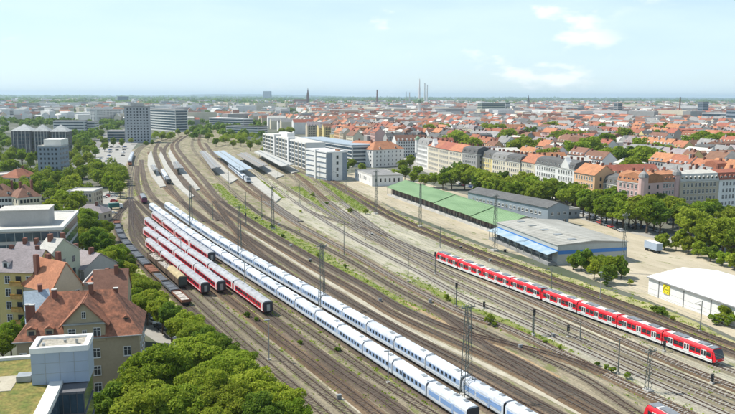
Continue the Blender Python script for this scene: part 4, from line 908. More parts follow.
for k in range(3):
    x0, x1 = cuts[k] + .06, cuts[k + 1] - .06; rb = MB(); dz = -.0 - .35 * k
    slab(rb, (x0, -1.2, 5.1 + dz), (x1, -1.2, 5.1 + dz), (x1, 11, 9.0 + dz), (x0, 11, 9.0 + dz), .18); slab(rb, (x1, 23, 5.1 + dz), (x0, 23, 5.1 + dz), (x0, 11, 9.0 + dz), (x1, 11, 9.0 + dz), .18)
    ro = obj('roof_section', rb.mesh('roof_section', m_greenroof), r); seams(ro, x0 + .3, x1 - .3, -1.2, 11, 5.3 + dz, 9.2 + dz, m_greenroof); obj('ridge_cap', ubox(m_greenroof), ro, ((x0 + x1) / 2, 11, 9.2 + dz), 0, (x1 - x0, .6, .18))
    for xx in (x0 + .05, x1 - .05): obj('gable_panel', MB().prism_x([(0, 5.0 + dz), (22, 5.0 + dz), (11, 8.95 + dz)], xx - .05, xx + .05).mesh('gable_panel', WALL['beige']), r)
n = 22
for k in range(n): px_box('loading_door', r, -w / 2 + 2 + k * (w - 4) / n, -w / 2 + 2 + (k + .62) * (w - 4) / n, 2.1, 2.18, 1.2, 4.3, mat('shed_door', (0.10, 0.07, 0.06), .8, var=.3, scale=.6))
for k in range(n + 1): px_box('roof_post', r, -w / 2 + .4 + k * (w - 1) / n, -w / 2 + .6 + k * (w - 1) / n, -.5, -.3, 1.15, 4.9, m_steel)
loc, rz, w = frontage((468, 192), (548, 208), 9.0)
r = thing('office_wing', loc, rz, 'long grey two-storey building with dark roof behind the green-roofed shed', 'building')
wm, rm = gable_x(w, 13, 9, 2.2, .5, WALL['steelblue'], ROOF['dark']); obj('wall', wm, r); obj('roof', rm, r); facade_windows(r, (-w / 2, 0), (w / 2, 0), 2.4, 3.6, 2, 18, 1.6, 1.3)
facade_windows(r, (w / 2, 0), (w / 2, 13), 2.4, 3.6, 2, 3, 1.5, 1.3)
# white-roofed warehouse with blue stripe
A = P(497, 222, 7.5); B = P(558, 245, 7.5); Cc = P(617, 238, 7.5); d1 = (B - A).to_2d(); d2 = (Cc - B).to_2d(); w = d1.length; dep = abs(d2.dot(Vector((-d1.y, d1.x)) / w))
r = thing('warehouse', ((A.x + B.x) / 2, (A.y + B.y) / 2, 0), math.atan2(d1.y, d1.x), 'grey warehouse with flat pale roof and bright blue stripe', 'warehouse')
m_wroof = mat('warehouse_roof_sheet', (0.32, 0.31, 0.27), .7, col2=(0.43, 0.42, 0.375), scale=.2, detail=7, fine=.10, stretch=(0.4, 5))
px_box('wall', r, -w / 2, w / 2, 0, dep, 0, 7.2, mat('wall_cladding_grey', (0.40, 0.42, 0.40), .8, var=.07, scale=.2, fine=.04))
rb = MB(); slab(rb, (-w / 2 - .3, -.3, 7.25), (w / 2 + .3, -.3, 7.25), (w / 2 + .3, dep / 2, 8.3), (-w / 2 - .3, dep / 2, 8.3), .2); slab(rb, (w / 2 + .3, dep + .3, 7.25), (-w / 2 - .3, dep + .3, 7.25), (-w / 2 - .3, dep / 2, 8.3), (w / 2 + .3, dep / 2, 8.3), .2)
ro = obj('roof', rb.mesh('roof', m_wroof), r); seams(ro, -w / 2, w / 2, -.3, dep / 2, 7.46, 8.51, m_wroof, 2.2); seams(ro, -w / 2, w / 2, dep + .3, dep / 2, 7.46, 8.51, m_wroof, 2.2)
for k in range(5): obj('roof_light', ubox(m_galv), ro, (-w / 2 + (k + .5) * w / 5, dep * .3, 8.25), 0, (1.6, 3.0, .35))
for xx in (-w / 2 + .1, w / 2 - .1): obj('gable_panel', MB().prism_x([(0, 7.2), (dep, 7.2), (dep / 2, 8.25)], xx - .08, xx + .08).mesh('gable_panel', WALL['grey']), r)
m_blue = mat('stripe_blue', (0.05, 0.19, 0.50), .5, var=.06)
px_box('stripe', r, w / 2 + .02, w / 2 + .10, .2, dep - .1, 4.0, 5.3, m_blue); px_box('stripe', r, -w / 2, w / 2, -.10, -.02, 5.0, 5.6, m_blue)
cn = MB(); slab(cn, (-w / 2, -4.2, 4.0), (w / 2, -4.2, 4.0), (w / 2, -.12, 5.0), (-w / 2, -.12, 5.0), .16); obj('canopy', cn.mesh('canopy', mat('canopy_sheet', (0.22, 0.34, 0.44), .6, col2=(0.40, 0.46, 0.48), scale=.25)), r)
px_box('loading_dock', r, -w / 2, w / 2, -3.6, -.02, 0, 1.1, m_concd)
for k in range(9): px_box('canopy_post', r, -w / 2 + .3 + k * (w - .8) / 8, -w / 2 + .5 + k * (w - .8) / 8, -3.6, -3.4, 1.1, 4.0, m_steel)
for k in range(8): px_box('loading_door', r, -w / 2 + 1 + k * (w - 1) / 8, -w / 2 + 3.4 + k * (w - 1) / 8, -.1, -.02, 1.12, 4.0, WALL['dark'])
# white hall with sign
A = P(649, 276.5, 5.6); B = P(790, 325, 5.6); Bk = P(690, 263, 5.6); d1 = (B - A).to_2d(); w = d1.length; nrm = Vector((-d1.y, d1.x)) / w; dep = max(14, abs((Bk - A).to_2d().dot(nrm)))
r = thing('market_hall', ((A.x + B.x) / 2, (A.y + B.y) / 2, 0), math.atan2(d1.y, d1.x), 'large white hall with bright white roof and yellow square sign at right', 'hall')
px_box('wall', r, -w / 2, w / 2, 0, dep, 0, 5.5, m_white)
rb = MB(); slab(rb, (-w / 2 - .4, -.4, 5.52), (w / 2 + .4, -.4, 5.52), (w / 2 + .4, dep / 2, 7.4), (-w / 2 - .4, dep / 2, 7.4), .15); slab(rb, (w / 2 + .4, dep + .4, 5.52), (-w / 2 - .4, dep + .4, 5.52), (-w / 2 - .4, dep / 2, 7.4), (w / 2 + .4, dep / 2, 7.4), .15)
ro = obj('roof', rb.mesh('roof', mat('bright_roof_membrane', (0.82, 0.82, 0.80), .6, var=.03, scale=.2)), r)
for xx in (-w / 2 + .08, w / 2 - .08): obj('gable_panel', MB().prism_x([(0, 5.48), (dep, 5.48), (dep / 2, 7.38)], xx - .06, xx + .06).mesh('gable_panel', m_white), r)
px_box('gutter', r, -w / 2 - .3, w / 2 + .3, -.66, -.42, 5.3, 5.56, m_concd)
for k in range(7): px_box('downpipe', r, -w / 2 + 4.6 + k * 10.5, -w / 2 + 4.78 + k * 10.5, -.16, -.01, 0, 5.3, m_concd)
xs = -w / 2 + 6.8
sg = obj('sign', MB().bx(xs, xs + 2.6, -.3, -.02, 2.2, 4.9).mesh('sign', mat('sign_yellow', (0.85, 0.72, 0.03), .5, var=.04)), r)
rg = MB()
for i in range(20):
    a0, a1 = 2 * math.pi * i / 20, 2 * math.pi * (i + 1) / 20
    rg.bar((xs + 1.3 + 1.0 * math.cos(a0), -.33, 3.55 + 1.0 * math.sin(a0)), (xs + 1.3 + 1.0 * math.cos(a1), -.33, 3.55 + 1.0 * math.sin(a1)), .13)
rg.bx(xs + .7, xs + 1.9, -.36, -.31, 3.42, 3.68)
obj('sign_ring', rg.mesh('sign_ring', mat('sign_olive', (0.25, 0.22, 0.04), .5)), sg)
# hut and small sheds on the forecourt
house('site_hut', 'small dark-roofed hut between the warehouse and the long grey building', (546, 206), (566, 210), 4.5, 9, 'steelblue', 'dark', 'flat', 1, 1, 4, 2, mode='joined', chim=0, cat='hut', wh=1.2, z0=2.6)
# grey lorry trailer
loc, rz, w = frontage((644, 242), (657, 247), 3.0)
r = thing('box_trailer', loc, rz + .1, 'pale blue-grey box trailer parked on the forecourt beside the bushes', 'trailer')
obj('box_body', MB().bx(-4, 4, 0, 2.6, 1.2, 4.0).mesh('box_body', WALL['blue']), r); obj('roof_panel', MB().bx(-4.05, 4.05, -.05, 2.65, 4.01, 4.12).mesh('roof_panel', m_white), r); obj('chassis', MB().bx(-3.8, 3.8, .5, 2.1, .8, 1.19).mesh('chassis', m_under), r)
for x in (-2.9, -1.9, 2.6):
    for y in (.2, 2.4): obj('wheel', MB().cyl((0, -.15, .5), (0, .15, .5), .5, .5, 12).mesh('wheel', m_black), r, (x, y, 0))

# ---- platforms and canopies
def platform(px, z=0.85, name='platform'):
    pts = [P(*p) for p in px]; mb = MB(); n = len(pts)
    mb.add([(p.x, p.y, 0.02) for p in pts] + [(p.x, p.y, z) for p in pts], [tuple(range(n)), tuple(range(n, 2 * n))] + [(i, (i + 1) % n, n + (i + 1) % n, n + i) for i in range(n)])
    o = obj(name, mb.mesh(name, m_plat)); o['kind'] = 'structure'
platform([(151.5, 151), (153, 158), (158, 172), (166, 187), (160, 188), (151, 176), (147.5, 166), (148, 156)])
platform([(161, 152), (168, 166), (184, 188), (194, 197), (190, 199), (173, 184), (164, 168), (159, 156)][::-1])
platform([(170, 150), (176, 160), (200, 190), (196, 191), (173, 166), (168, 154)])
platform([(200, 152), (206, 152), (238, 180), (230, 184), (212, 169)]); platform([(216, 153), (224, 151), (281, 199), (276, 203), (246, 180)]); platform([(238, 156), (246, 154), (284, 176), (276, 179)]); platform([(254, 153), (261, 151), (300, 172), (292, 174)])
def canopy(label, px, z, m):
    pts = [P(x, y, z) for x, y in px]; c = sum(pts, Vector()) / 4
    r = thing('platform_canopy', (c.x, c.y, 0.85), 0, label, 'canopy', 'platform canopies'); q = [p - Vector((c.x, c.y, .85)) for p in pts]
    mb = MB(); slab(mb, *q, .5); obj('roof', mb.mesh('roof', m), r)
    a0, a1 = (q[0] + q[1]) / 2, (q[2] + q[3]) / 2
    for k in range(8):
        p = a0.lerp(a1, (k + .5) / 8); obj('post', ubox(m_steel), r, (p.x, p.y, (z - .85) / 2), 0, (.35, .35, z - .86))
    e = q[0].lerp(q[3], .5); obj('skylight_strip', MB().bar(a0 + Vector((0, 0, .55)), a1 + Vector((0, 0, .55)), .8).mesh('skylight_strip', m_galv), r)
canopy('dark grey platform canopy nearest the main running lines', [(199, 151.5), (204.5, 151), (221, 167.5), (211.5, 169)], 5.2, ROOF['grey'])
canopy('large blue-grey platform canopy beside the white train', [(213.5, 152), (223.5, 150.8), (252.5, 169), (239.5, 171)], 6.0, ROOF['blue'])
canopy('grey-brown platform canopy right of the blue-grey one', [(236, 154.5), (246, 152.5), (268.5, 165.2), (258.5, 167.5)], 5.6, roofmat('greybrown', (0.28, 0.26, 0.235)))
canopy('pale platform canopy in front of the long white office', [(254.5, 152), (261, 150.5), (294.5, 164.6), (281.5, 166.8)], 5.6, roofmat('palegrey', (0.46, 0.46, 0.43)))
canopy('small grey shelter roof on the left curved platform', [(150, 166), (155, 165.5), (158.5, 170), (153, 171)], 4.6, ROOF['grey'])
canopy('grey shelter roof between the two left platforms and the running lines', [(173, 162.5), (178, 162), (184, 168.5), (174, 169)], 4.8, ROOF['grey'])
# ------------------------------------------------------------------ city behind the avenue
U = Vector((0.316, -0.949)); V = Vector((0.949, 0.316)); O = Vector((42, 643))
CITYRZ = math.atan2(U.y, U.x)
WCH = ['cream', 'cream', 'white', 'beige', 'grey', 'yellow', 'pink', 'apricot', 'white']
RCH = ['red', 'red', 'orange', 'orange', 'brown', 'brown', 'dark', 'grey', 'grey', 'red', 'pale', 'mauve']
cand = []
PARK = [(x, y, 27) for x, y in ((455, 140), (470, 143), (520, 148), (540, 146), (575, 152), (590, 148), (625, 158), (650, 160), (665, 152), (585, 137), (605, 143), (640, 148), (430, 132), (445, 128), (530, 134), (550, 128), (600, 130), (625, 136), (655, 138), (510, 138))] + [(698, 141, 15), (706, 140, 15), (714, 143, 14), (722, 142, 15), (730, 143, 14), (690, 145, 12), (668, 129, 15), (661, 130, 14), (495, 131, 15), (500, 132, 14), (489, 131, 14), (560, 139, 14), (566, 140, 13), (300, 128, 14), (310, 131, 13), (320, 133, 13), (290, 130, 13), (282, 131, 12), (612, 155, 11), (545, 157, 10), (632, 169, 10)]
PARK = [(x, y, 27 if x > 420 else h) for x, y, h in PARK]
PARKC = [P(x, y, h * .62).to_2d() for x, y, h in PARK]
def city_ok(p):
    if p.y < 120: return False
    if min((p + V * 6 - q).length for q in PARKC) < 21: return False
    x, y = proj((p.x, p.y, 10)); t = (p - O).dot(V)
    if x > 775: return False
    if p.x > 125 and p.y < 398: return False
    if t > 24: return True
    return p.y > 800 and x > 332
for i in range(-16, 5):
    for j in range(-6, 22):
        s0, t0 = i * 92, 20 + j * 74
        for side in (0, 1):
            s = 0.0; bz = random.uniform(15.5, 20); br = random.choice(RCH); bw = random.choice(WCH)
            while s < 74:
                w = random.uniform(15, 27)
                if s + w > 80: w = 80 - s
                if w > 8: cand.append((O + U * (s0 + s + w / 2) + V * (t0 + (0 if side == 0 else 46)), w, 0, bz + random.choice((0, 0, 0, 1.2, -1.2)), br if random.random() < .6 else random.choice(RCH), bw if random.random() < .35 else random.choice(WCH)))
                s += w
        for se in (0, 66):
            cand.append((O + U * (s0 + se) + V * (t0 + 12.5), 33, 1, random.uniform(15, 19), random.choice(RCH), random.choice(WCH)))
cand = [c for c in cand if city_ok(c[0])]
def lvl(p): return p.y
cand.sort(key=lambda c: c[0].length)
vis = [c for c in cand if -12 < proj((c[0].x, c[0].y, 14))[0] < 748]
indiv = vis[:280]; ids = set(id(c) for c in indiv); rest = [c for c in cand if id(c) not in ids and c[0].length < 1700]
BAND = [(0, 'nearest'), (520, 'second'), (640, 'third'), (760, 'fourth'), (880, 'fifth'), (1000, 'sixth'), (1150, 'seventh'), (1300, 'eighth')]
recs = []
for p, w, o, bz, br, bw in indiv:
    b = [n for d, n in BAND if p.length >= d][-1]; recs.append([p, w, o, bw, br, b, proj((p.x, p.y, 12))[0], bz])
from collections import Counter, defaultdict
cnt = defaultdict(list)
for rcd in recs: cnt[(rcd[3], rcd[4], rcd[5])].append(rcd)
for k, l in cnt.items():
    l.sort(key=lambda q: q[6])
    for n_, rcd in enumerate(l):
        rcd.append(f'{k[0]} house with {k[1]} roof, ' + (f'{ordw(n_)} from left of its kind, ' if len(l) > 1 else 'only one so coloured, ') + f'{k[2]} belt behind avenue')
for p, w, o, wl, rf, b, x, z, lab in recs:
    rh = random.uniform(4.6, 5.6) if rf != 'pale' else random.uniform(2, 3.5); rz = CITYRZ if o == 0 else CITYRZ + math.pi / 2; dep = 12.0
    # a cross house sits centred on its own line
    r = thing('city_house', (p.x, p.y, 0), rz, lab, 'house', 'houses of the dense city quarter')
    kd = random.random()
    if kd < .72:
        wm, rm = gable_x(w, dep, z, rh, .35, WALL[wl], ROOF[rf]); obj('wall', wm, r); obj('roof', rm, r)
    elif kd < .9: obj('wall', MB().bx(-w / 2, w / 2, 0, dep, 0, z).mesh('wall', WALL[wl]), r); obj('roof', mansard(w, dep, z + .01, rh, ROOF[rf]), r)
    else: obj('wall', MB().bx(-w / 2, w / 2, 0, dep, 0, z).mesh('wall', WALL[wl]), r); obj('roof', MB().bx(-w / 2 + .2, w / 2 - .2, .2, dep - .2, z + .01, z + .5).mesh('roof', ROOF['pale' if rf in ('red', 'orange') else rf]), r); rh = 1
    ns = 5; sh = (z - .8) / ns
    facade_windows(r, (-w / 2, 0), (w / 2, 0), sh * .55 + .4, sh, ns, max(2, int(w / 2.8)), 1.1, 1.7, 'joined')
    if o == 1: facade_windows(r, (w / 2, dep), (-w / 2, dep), sh * .55 + .4, sh, ns, max(2, int(w / 2.8)), 1.1, 1.7, 'joined')
    for k in range(random.choice((1, 2, 2, 3))): chimney(r, random.uniform(-w / 2 + 1, w / 2 - 1), dep * random.uniform(.35, .65), z + rh * .35, z + rh + 1.2, .9, WALL[random.choice(('brick', 'brick', 'grey'))], 1.4)
    if rh > 4 and random.random() < .6:
        for k in range(int(w / 4.5)): obj('dormer', ubox(WALL[wl]), r, (-w / 2 + (k + .6) * 4.5, 1.2, z + 1.1), 0, (1.4, 2.2, 1.5))
# the rest of the city, too far to pick apart: one mass
wall_c = ['cream', 'white', 'beige', 'grey', 'beige', 'cream']; roof_c = ['red', 'orange', 'brown', 'dark', 'grey', 'pale', 'white']
cm_mats = [WALL[k] for k in wall_c] + [ROOF[k] for k in roof_c]
V_, F_, I_ = [], [], []
def mass_house(x, y, w, d, z, rh, rz, wi, ri):
    c, s = math.cos(rz), math.sin(rz); b = len(V_)
    def q(a, e, h): V_.append((x + a * c - e * s, y + a * s + e * c, h))
    for h in (0, z):
        for a, e in ((-w / 2, -d / 2), (w / 2, -d / 2), (w / 2, d / 2), (-w / 2, d / 2)): q(a, e, h)
    F_.extend([(b, b + 1, b + 5, b + 4), (b + 1, b + 2, b + 6, b + 5), (b + 2, b + 3, b + 7, b + 6), (b + 3, b, b + 4, b + 7)]); I_.extend([wi] * 4)
    if rh > 0.6:
        q(-w / 2, 0, z + rh); q(w / 2, 0, z + rh)
        F_.extend([(b + 4, b + 5, b + 9, b + 8), (b + 6, b + 7, b + 8, b + 9), (b + 5, b + 6, b + 9), (b + 7, b + 4, b + 8)]); I_.extend([ri, ri, wi, wi])
    else: F_.append((b + 4, b + 5, b + 6, b + 7)); I_.append(ri)
nW = len(wall_c)
for p, w, o, bz, br, bw in rest:
    off = V * 6 if o == 0 else -U * 0; rz = CITYRZ if o == 0 else CITYRZ + math.pi / 2; q = p + (Vector((-math.sin(rz), math.cos(rz))) * 6)
    mass_house(q.x, q.y, w, 12, random.uniform(14, 20), random.uniform(3.5, 6), rz, random.randrange(nW), nW + random.choice((0, 0, 1, 2, 2, 3, 4, 4, 5)))
n = 0
while n < 11000:
    Y = 1500 * (5.6 ** (random.random() ** 0.85)); px = random.uniform(-30, 765); X = (px - 367.5) / FPX * Y
    y_pix = proj((X, Y, 0))[1]; right = px > 330 - (Y - 1500) * .02
    if Y < 1700 and right: continue
    n += 1
    dens = 0.0
    if not right and random.random() > (.20 if Y < 3000 else .30): continue
    if right and Y > 5500 and random.random() > .5: continue
    big = random.random() < (.08 if right else .35)
    rz = random.choice((CITYRZ, CITYRZ + math.pi / 2)) + random.gauss(0, .08)
    if big: mass_house(X, Y, random.uniform(30, 90), random.uniform(12, 22), random.uniform(14, 30), 0, rz + random.choice((0, .5)), random.choice((0, 1, 1, 3)), nW + random.choice((4, 5, 6, 6)))
    else: mass_house(X, Y, random.uniform(16, 46), random.uniform(11, 14), random.uniform(11, 19), random.uniform(3.5, 7), rz, random.randrange(nW), nW + random.choice((0, 0, 1, 2, 2, 3, 4, 4, 5)))
me = bpy.data.meshes.new('distant_houses'); me.from_pydata(V_, [], F_)
for m in cm_mats: me.materials.append(m)
me.polygons.foreach_set('material_index', I_); me.update()
tag(obj('distant_houses', me), 'distant mass of red-roofed city houses reaching towards the horizon', 'houses', None, 'stuff')

# ------------------------------------------------------------------ landmarks
def lm(name, px, ybase, label, cat):
    p = P(px, ybase); t = thing(name, (p.x, p.y, 0), math.atan2(p.y, p.x) - math.pi / 2, label, cat); return t, p
def hpx(ybase, ytop, px=367): p = P(px, ybase); d = ybase - (96.5 + (px - 367) * .0047); return 60.0 * (ybase - ytop) / d
t, p = lm('telecom_tower', 419, 122, 'slim white tower with green pod and tall mast above the city centre', 'tower'); H = hpx(122, 79)
obj('shaft', MB().cyl((0, 0, 0), (0, 0, H * .5), 4.4, 3.0, 12).mesh('shaft', m_offwhite), t); obj('pod', MB().cyl((0, 0, H * .44), (0, 0, H * .47), 2.5, 5.2, 14).cyl((0, 0, H * .47), (0, 0, H * .51), 5.2, 5.2, 14).cyl((0, 0, H * .51), (0, 0, H * .54), 5.2, 2, 14).mesh('pod', ROOF['green']), t)
obj('mast', MB().cyl((0, 0, H * .54), (0, 0, H * .8), 2.4, 2.0, 8).cyl((0, 0, H * .8), (0, 0, H), 1.6, 1.0, 8).mesh('mast', m_white), t)
obj('base_house', MB().bx(-9, 9, -7, 7, 0, 26).mesh('base_house', WALL['white']), t)
def stack(px, yb, yt, r, label, m, band=None):
    t, p = lm('chimney_stack', px, yb, label, 'chimney'); H = hpx(yb, yt, px)
    obj('shaft', MB().cyl((0, 0, 0), (0, 0, H), r, r * .65, 12).mesh('shaft', m), t); obj('rim', MB().cyl((0, 0, H), (0, 0, H + 2), r * .72, r * .72, 12).mesh('rim', m_concd), t); obj('boiler_house', MB().bx(-25, 25, -10, 10, 0, 22).mesh('boiler_house', WALL['grey']), t)
stack(424.5, 104, 84.5, 6.5, 'left of two tall thin pale chimneys beside the slim white tower', m_offwhite)
stack(427, 104.2, 86, 6.0, 'right of two tall thin pale chimneys beside the slim white tower', m_offwhite)
stack(377, 106, 90.5, 5.5, 'brown chimney far left of the slim white tower', WALL['brick'])
stack(406, 104, 92.5, 5, 'short pale far chimney, left of the slim white tower', m_conc); stack(409.5, 104, 93, 5, 'short pale far chimney closest to the slim white tower', m_conc)
stack(679, 118, 98, 2.6, 'tall brick chimney rising from roofs at the right', WALL['brick'])
def church(px, yb, yt, label, m, rm, ln):
    t, p = lm('church', px, yb, label, 'church'); H = hpx(yb, yt, px); w = H * .14
    obj('tower', MB().bx(-w / 2, w / 2, -w / 2, w / 2, 0, H * .55).mesh('tower', m), t)
    s = MB(); k = w / 2 * 1.05; s.add([(-k, -k, H * .55), (k, -k, H * .55), (k, k, H * .55), (-k, k, H * .55), (0, 0, H)], [(0, 1, 4), (1, 2, 4), (2, 3, 4), (3, 0, 4), (3, 2, 1, 0)]); obj('spire', s.mesh('spire', rm), t)
    n = MB(); n.prism_x([(-9, 0), (9, 0), (9, H * .2), (0, H * .36), (-9, H * .2)], -w / 2 - ln, -w / 2); obj('nave', n.mesh('nave', rm), t)
church(308, 106, 88, 'brick church with tall pointed spire on the skyline at centre left', WALL['brick'], ROOF['brown'], 75)
church(528, 111, 95, 'dark church spire on the skyline right of the broad office block', WALL['grey'], ROOF['dark'], 40)
slab_block('bluish high-rise block on the skyline left of the brick church', (263, 91.2), (270, 91.2), 120, 30, 'steelblue', 14)
slab_block('broad glazed office block standing high above the city roofs', (482, 103), (505, 103), 42, 22, 'green', 8)
slab_block('narrow white end tower of the broad glazed office block', (505.5, 102.5), (510, 102.5), 43, 20, 'white', 8)
slab_block('small grey tower block on the right skyline', (703, 102), (709, 102), 48, 16, 'steelblue', 10)
slab_block('grey tower block on the skyline between spire and brick chimney', (618, 103), (622.5, 103), 46, 14, 'grey', 10)
slab_block('large white commercial block near the right picture edge', (702, 112.5), (726, 113), 30, 40, 'white', 3)
slab_block('dark blue block at the right picture edge beside the white commercial block', (726.5, 110.5), (745, 111), 36, 40, 'steelblue', 5)
slab_block('bluish slab on the skyline left of the tall grey office slab', (118, 104), (129, 104), 50, 40, 'steelblue', 10, zref=0)
t, p = lm('stone_tower', 681, 146, 'plain grey stone tower among red roofs at right', 'tower'); H = 24
obj('shaft', MB().bx(-3.4, 3.4, -3.4, 3.4, 0, H).mesh('shaft', WALL['grey']), t); obj('cap', MB().bx(-3.7, 3.7, -3.7, 3.7, H + .01, H + 1).mesh('cap', m_conc), t)
for k in range(4): obj('window', ubox(m_glass), t, (0, -3.42, 5 + k * 5), 0, (1.2, .1, 1.8))
# distant hills on the horizon
hv, hf = [], []
for i in range(81):
    a = math.radians(-40 + i); R = 27000; X, Y = R * math.sin(a), R * math.cos(a)
    hh = 40 + 70 * max(0, math.sin(i * .19 + 2.0)) * (1 if i < 42 else .35) + random.uniform(-8, 8)
    hv += [(X * .97, Y * .97, 0), (X, Y, hh), (X * 1.05, Y * 1.05, 0)]
for i in range(80):
    b = i * 3; hf += [(b, b + 3, b + 4, b + 1), (b + 1, b + 4, b + 5, b + 2)]
me = bpy.data.meshes.new('hills'); me.from_pydata(hv, [], hf); me.materials.append(mat('far_forest', (0.03, 0.055, 0.03), .95, var=.3, scale=.002)); obj('hills', me)['kind'] = 'structure'

# ------------------------------------------------------------------ trees
def leafmat(name, c, c2, t=0.48):
    m = mat(name, c, 0.75, col2=c2, scale=1.1, detail=5, objvar=0.16, spec=0.15)
    n = m.node_tree; b = n.nodes['Principled BSDF']; o = n.nodes['Material Output']
    tr = n.nodes.new('ShaderNodeBsdfTranslucent'); mx = n.nodes.new('ShaderNodeMixShader'); mx.inputs[0].default_value = t
    src = b.inputs['Base Color'].links[0].from_socket; n.links.new(src, tr.inputs['Color'])
    n.links.new(b.outputs[0], mx.inputs[1]); n.links.new(tr.outputs[0], mx.inputs[2]); n.links.new(mx.outputs[0], o.inputs['Surface']); return m
m_leafA = leafmat('leaf_green', (0.130, 0.215, 0.012), (0.320, 0.400, 0.036)); m_leafB = leafmat('leaf_light', (0.185, 0.265, 0.016), (0.390, 0.440, 0.052)); m_leafC = leafmat('leaf_dark', (0.085, 0.165, 0.016), (0.230, 0.315, 0.036))
def leaf_quads(cs, nrm, size, r):
    n = len(cs); a = r.normal(size=(n, 3)); t1 = np.cross(nrm, a); t1 /= np.linalg.norm(t1, axis=1)[:, None] + 1e-9; t2 = np.cross(nrm, t1); t2 /= np.linalg.norm(t2, axis=1)[:, None] + 1e-9
    s = size * (0.6 + 0.8 * r.random(n))[:, None]; e = (0.6 + .4 * r.random(n))[:, None]
    v = np.stack([cs - t1 * s - t2 * s * e * .4, cs + t2 * s * e, cs + t1 * s + t2 * s * e * .2, cs - t2 * s * e * .9], axis=1)
    return v.reshape(-1, 3)
def quads_mesh(name, v, m):
    n = len(v) // 4; me = bpy.data.meshes.new(name); me.vertices.add(len(v)); me.vertices.foreach_set('co', v.astype(np.float32).ravel())
    me.loops.add(len(v)); me.loops.foreach_set('vertex_index', np.arange(len(v), dtype=np.int32)); me.polygons.add(n)
    me.polygons.foreach_set('loop_start', np.arange(n, dtype=np.int32) * 4); me.polygons.foreach_set('loop_total', np.full(n, 4, dtype=np.int32))
    me.materials.append(m); me.update(); me.validate(); return me
def crown(seed, R, zc, rz, nblob, nleaf, size, m, name='crown'):
    r = np.random.default_rng(seed); ax = np.array([r.uniform(.82, 1.18), r.uniform(.82, 1.18), 1.0])
    d = r.normal(size=(nblob, 3)); d /= np.linalg.norm(d, axis=1)[:, None]; d[:, 2] = d[:, 2] * .9 + .1
    rad = (r.random(nblob) ** .45) * .74
    rad[: nblob // 5] *= 1.22; cen = d * rad[:, None] * np.array([R, R, rz]) * ax + np.array([0, 0, zc]); br = R * (.17 + .22 * r.random(nblob)); br[: nblob // 5] *= .75
    w = br ** 2; w /= w.sum(); idx = r.choice(nblob, nleaf, p=w)
    dd = r.normal(size=(nleaf, 3)); dd[:, 2] += .25; dd /= np.linalg.norm(dd, axis=1)[:, None]
    c = cen[idx] + dd * (br[idx] * (.72 + .36 * r.random(nleaf)))[:, None] * np.array([1, 1, .85])
    nn = dd + r.normal(size=(nleaf, 3)) * .85; nn /= np.linalg.norm(nn, axis=1)[:, None]
    return quads_mesh(name, leaf_quads(c, nn, size, r), m)
def trunk_mesh(seed, h, r0, R, zc):
    r = random.Random(seed); mb = MB(); mb.cyl((0, 0, 0), (0, 0, h * .55), r0, r0 * .7, 7); mb.cyl((0, 0, h * .54), (r.uniform(-.3, .3), r.uniform(-.3, .3), zc + R * .5), r0 * .7, r0 * .15, 6)
    for k in range(5):
        a = 2 * math.pi * k / 5 + r.random(); z = h * (.4 + .12 * r.random() * k / 2); mb.cyl((0, 0, z), (R * .62 * math.cos(a), R * .62 * math.sin(a), z + R * (.5 + .5 * r.random())), r0 * .42, r0 * .1, 5)
    return mb.mesh('trunk', m_bark)
PROTO = []
for k, (R, zc, rz, nb, nl, sz, m) in enumerate([(5.2, 8.6, 4.6, 60, 26000, .20, m_leafA), (5.6, 9.0, 5.2, 66, 26000, .205, m_leafB), (4.6, 9.4, 5.6, 58, 24000, .195, m_leafC), (5.0, 8.0, 4.2, 56, 24000, .20, m_leafB)]):
    PROTO.append((crown(100 + k, R, zc, rz, nb, nl, sz, m), trunk_mesh(k, zc, .34, R, zc)))
MID = []
for k, (R, zc, rz, nb, nl, sz, m) in enumerate([(5.4, 7.9, 5.4, 40, 4600, .38, m_leafA), (5.8, 8.2, 5.8, 42, 4800, .40, m_leafB), (4.8, 8.4, 6.0, 40, 4400, .37, m_leafA), (5.2, 7.6, 5.0, 38, 4400, .38, m_leafB), (3.7, 8.4, 6.4, 36, 3600, .35, m_leafC)]):
    MID.append((crown(200 + k, R, zc, rz, nb, nl, sz, m), trunk_mesh(20 + k, 7.0, .34, R, zc)))
BUSH = [(crown(300 + k, 2.0, 1.6, 1.6, 14, 1500, .20, m), None) for k, m in enumerate((m_leafA, m_leafB, m_leafC))]
BUSHT = MB().cyl((0, 0, 0), (0, 0, 1.6), .12, .05, 5).mesh('stems', m_bark)
TREE_R = random.Random(5)
def tree(px, py, h, label, group, pool, rr=1.0, kind=None):
    c, t = pool[kind if kind is not None else TREE_R.randrange(len(pool))]; s = h / 13.5
    p = P(px, py, h * .62); r = thing('tree', (p.x, p.y, 0), TREE_R.uniform(0, 6.28), label, 'tree', group); k = rr * TREE_R.uniform(.9, 1.1); r.scale = (s * k, s * k, s)
    obj('trunk', t, r); obj('crown', c, r); return r
def bush(px, py, s, label, group):
    p = P(px, py); r = thing('bush', (p.x, p.y, 0), TREE_R.uniform(0, 6.28), label, 'bush', group); r.scale = (s, s, s * TREE_R.uniform(.8, 1.2))
    obj('crown', TREE_R.choice(BUSH)[0], r); obj('stems', BUSHT, r)
NEAR = [(160, 374, 15), (136, 396, 13), (196, 356, 12), (206, 394, 13), (178, 408, 14), (230, 374, 12), (252, 396, 12), (226, 408, 12), (278, 406, 11), (148, 412, 13), (292, 420, 10), (262, 422, 11), (112, 410, 11), (212, 424, 12), (186, 362, 10), (218, 386, 12), (240, 388, 11)]
for i, (x, y, h) in enumerate(sorted(NEAR)): tree(x, y, h, f'{ordw(i)} from left of the large leafy trees along the lower picture edge', 'large trees at the lower edge', PROTO, 1.08)
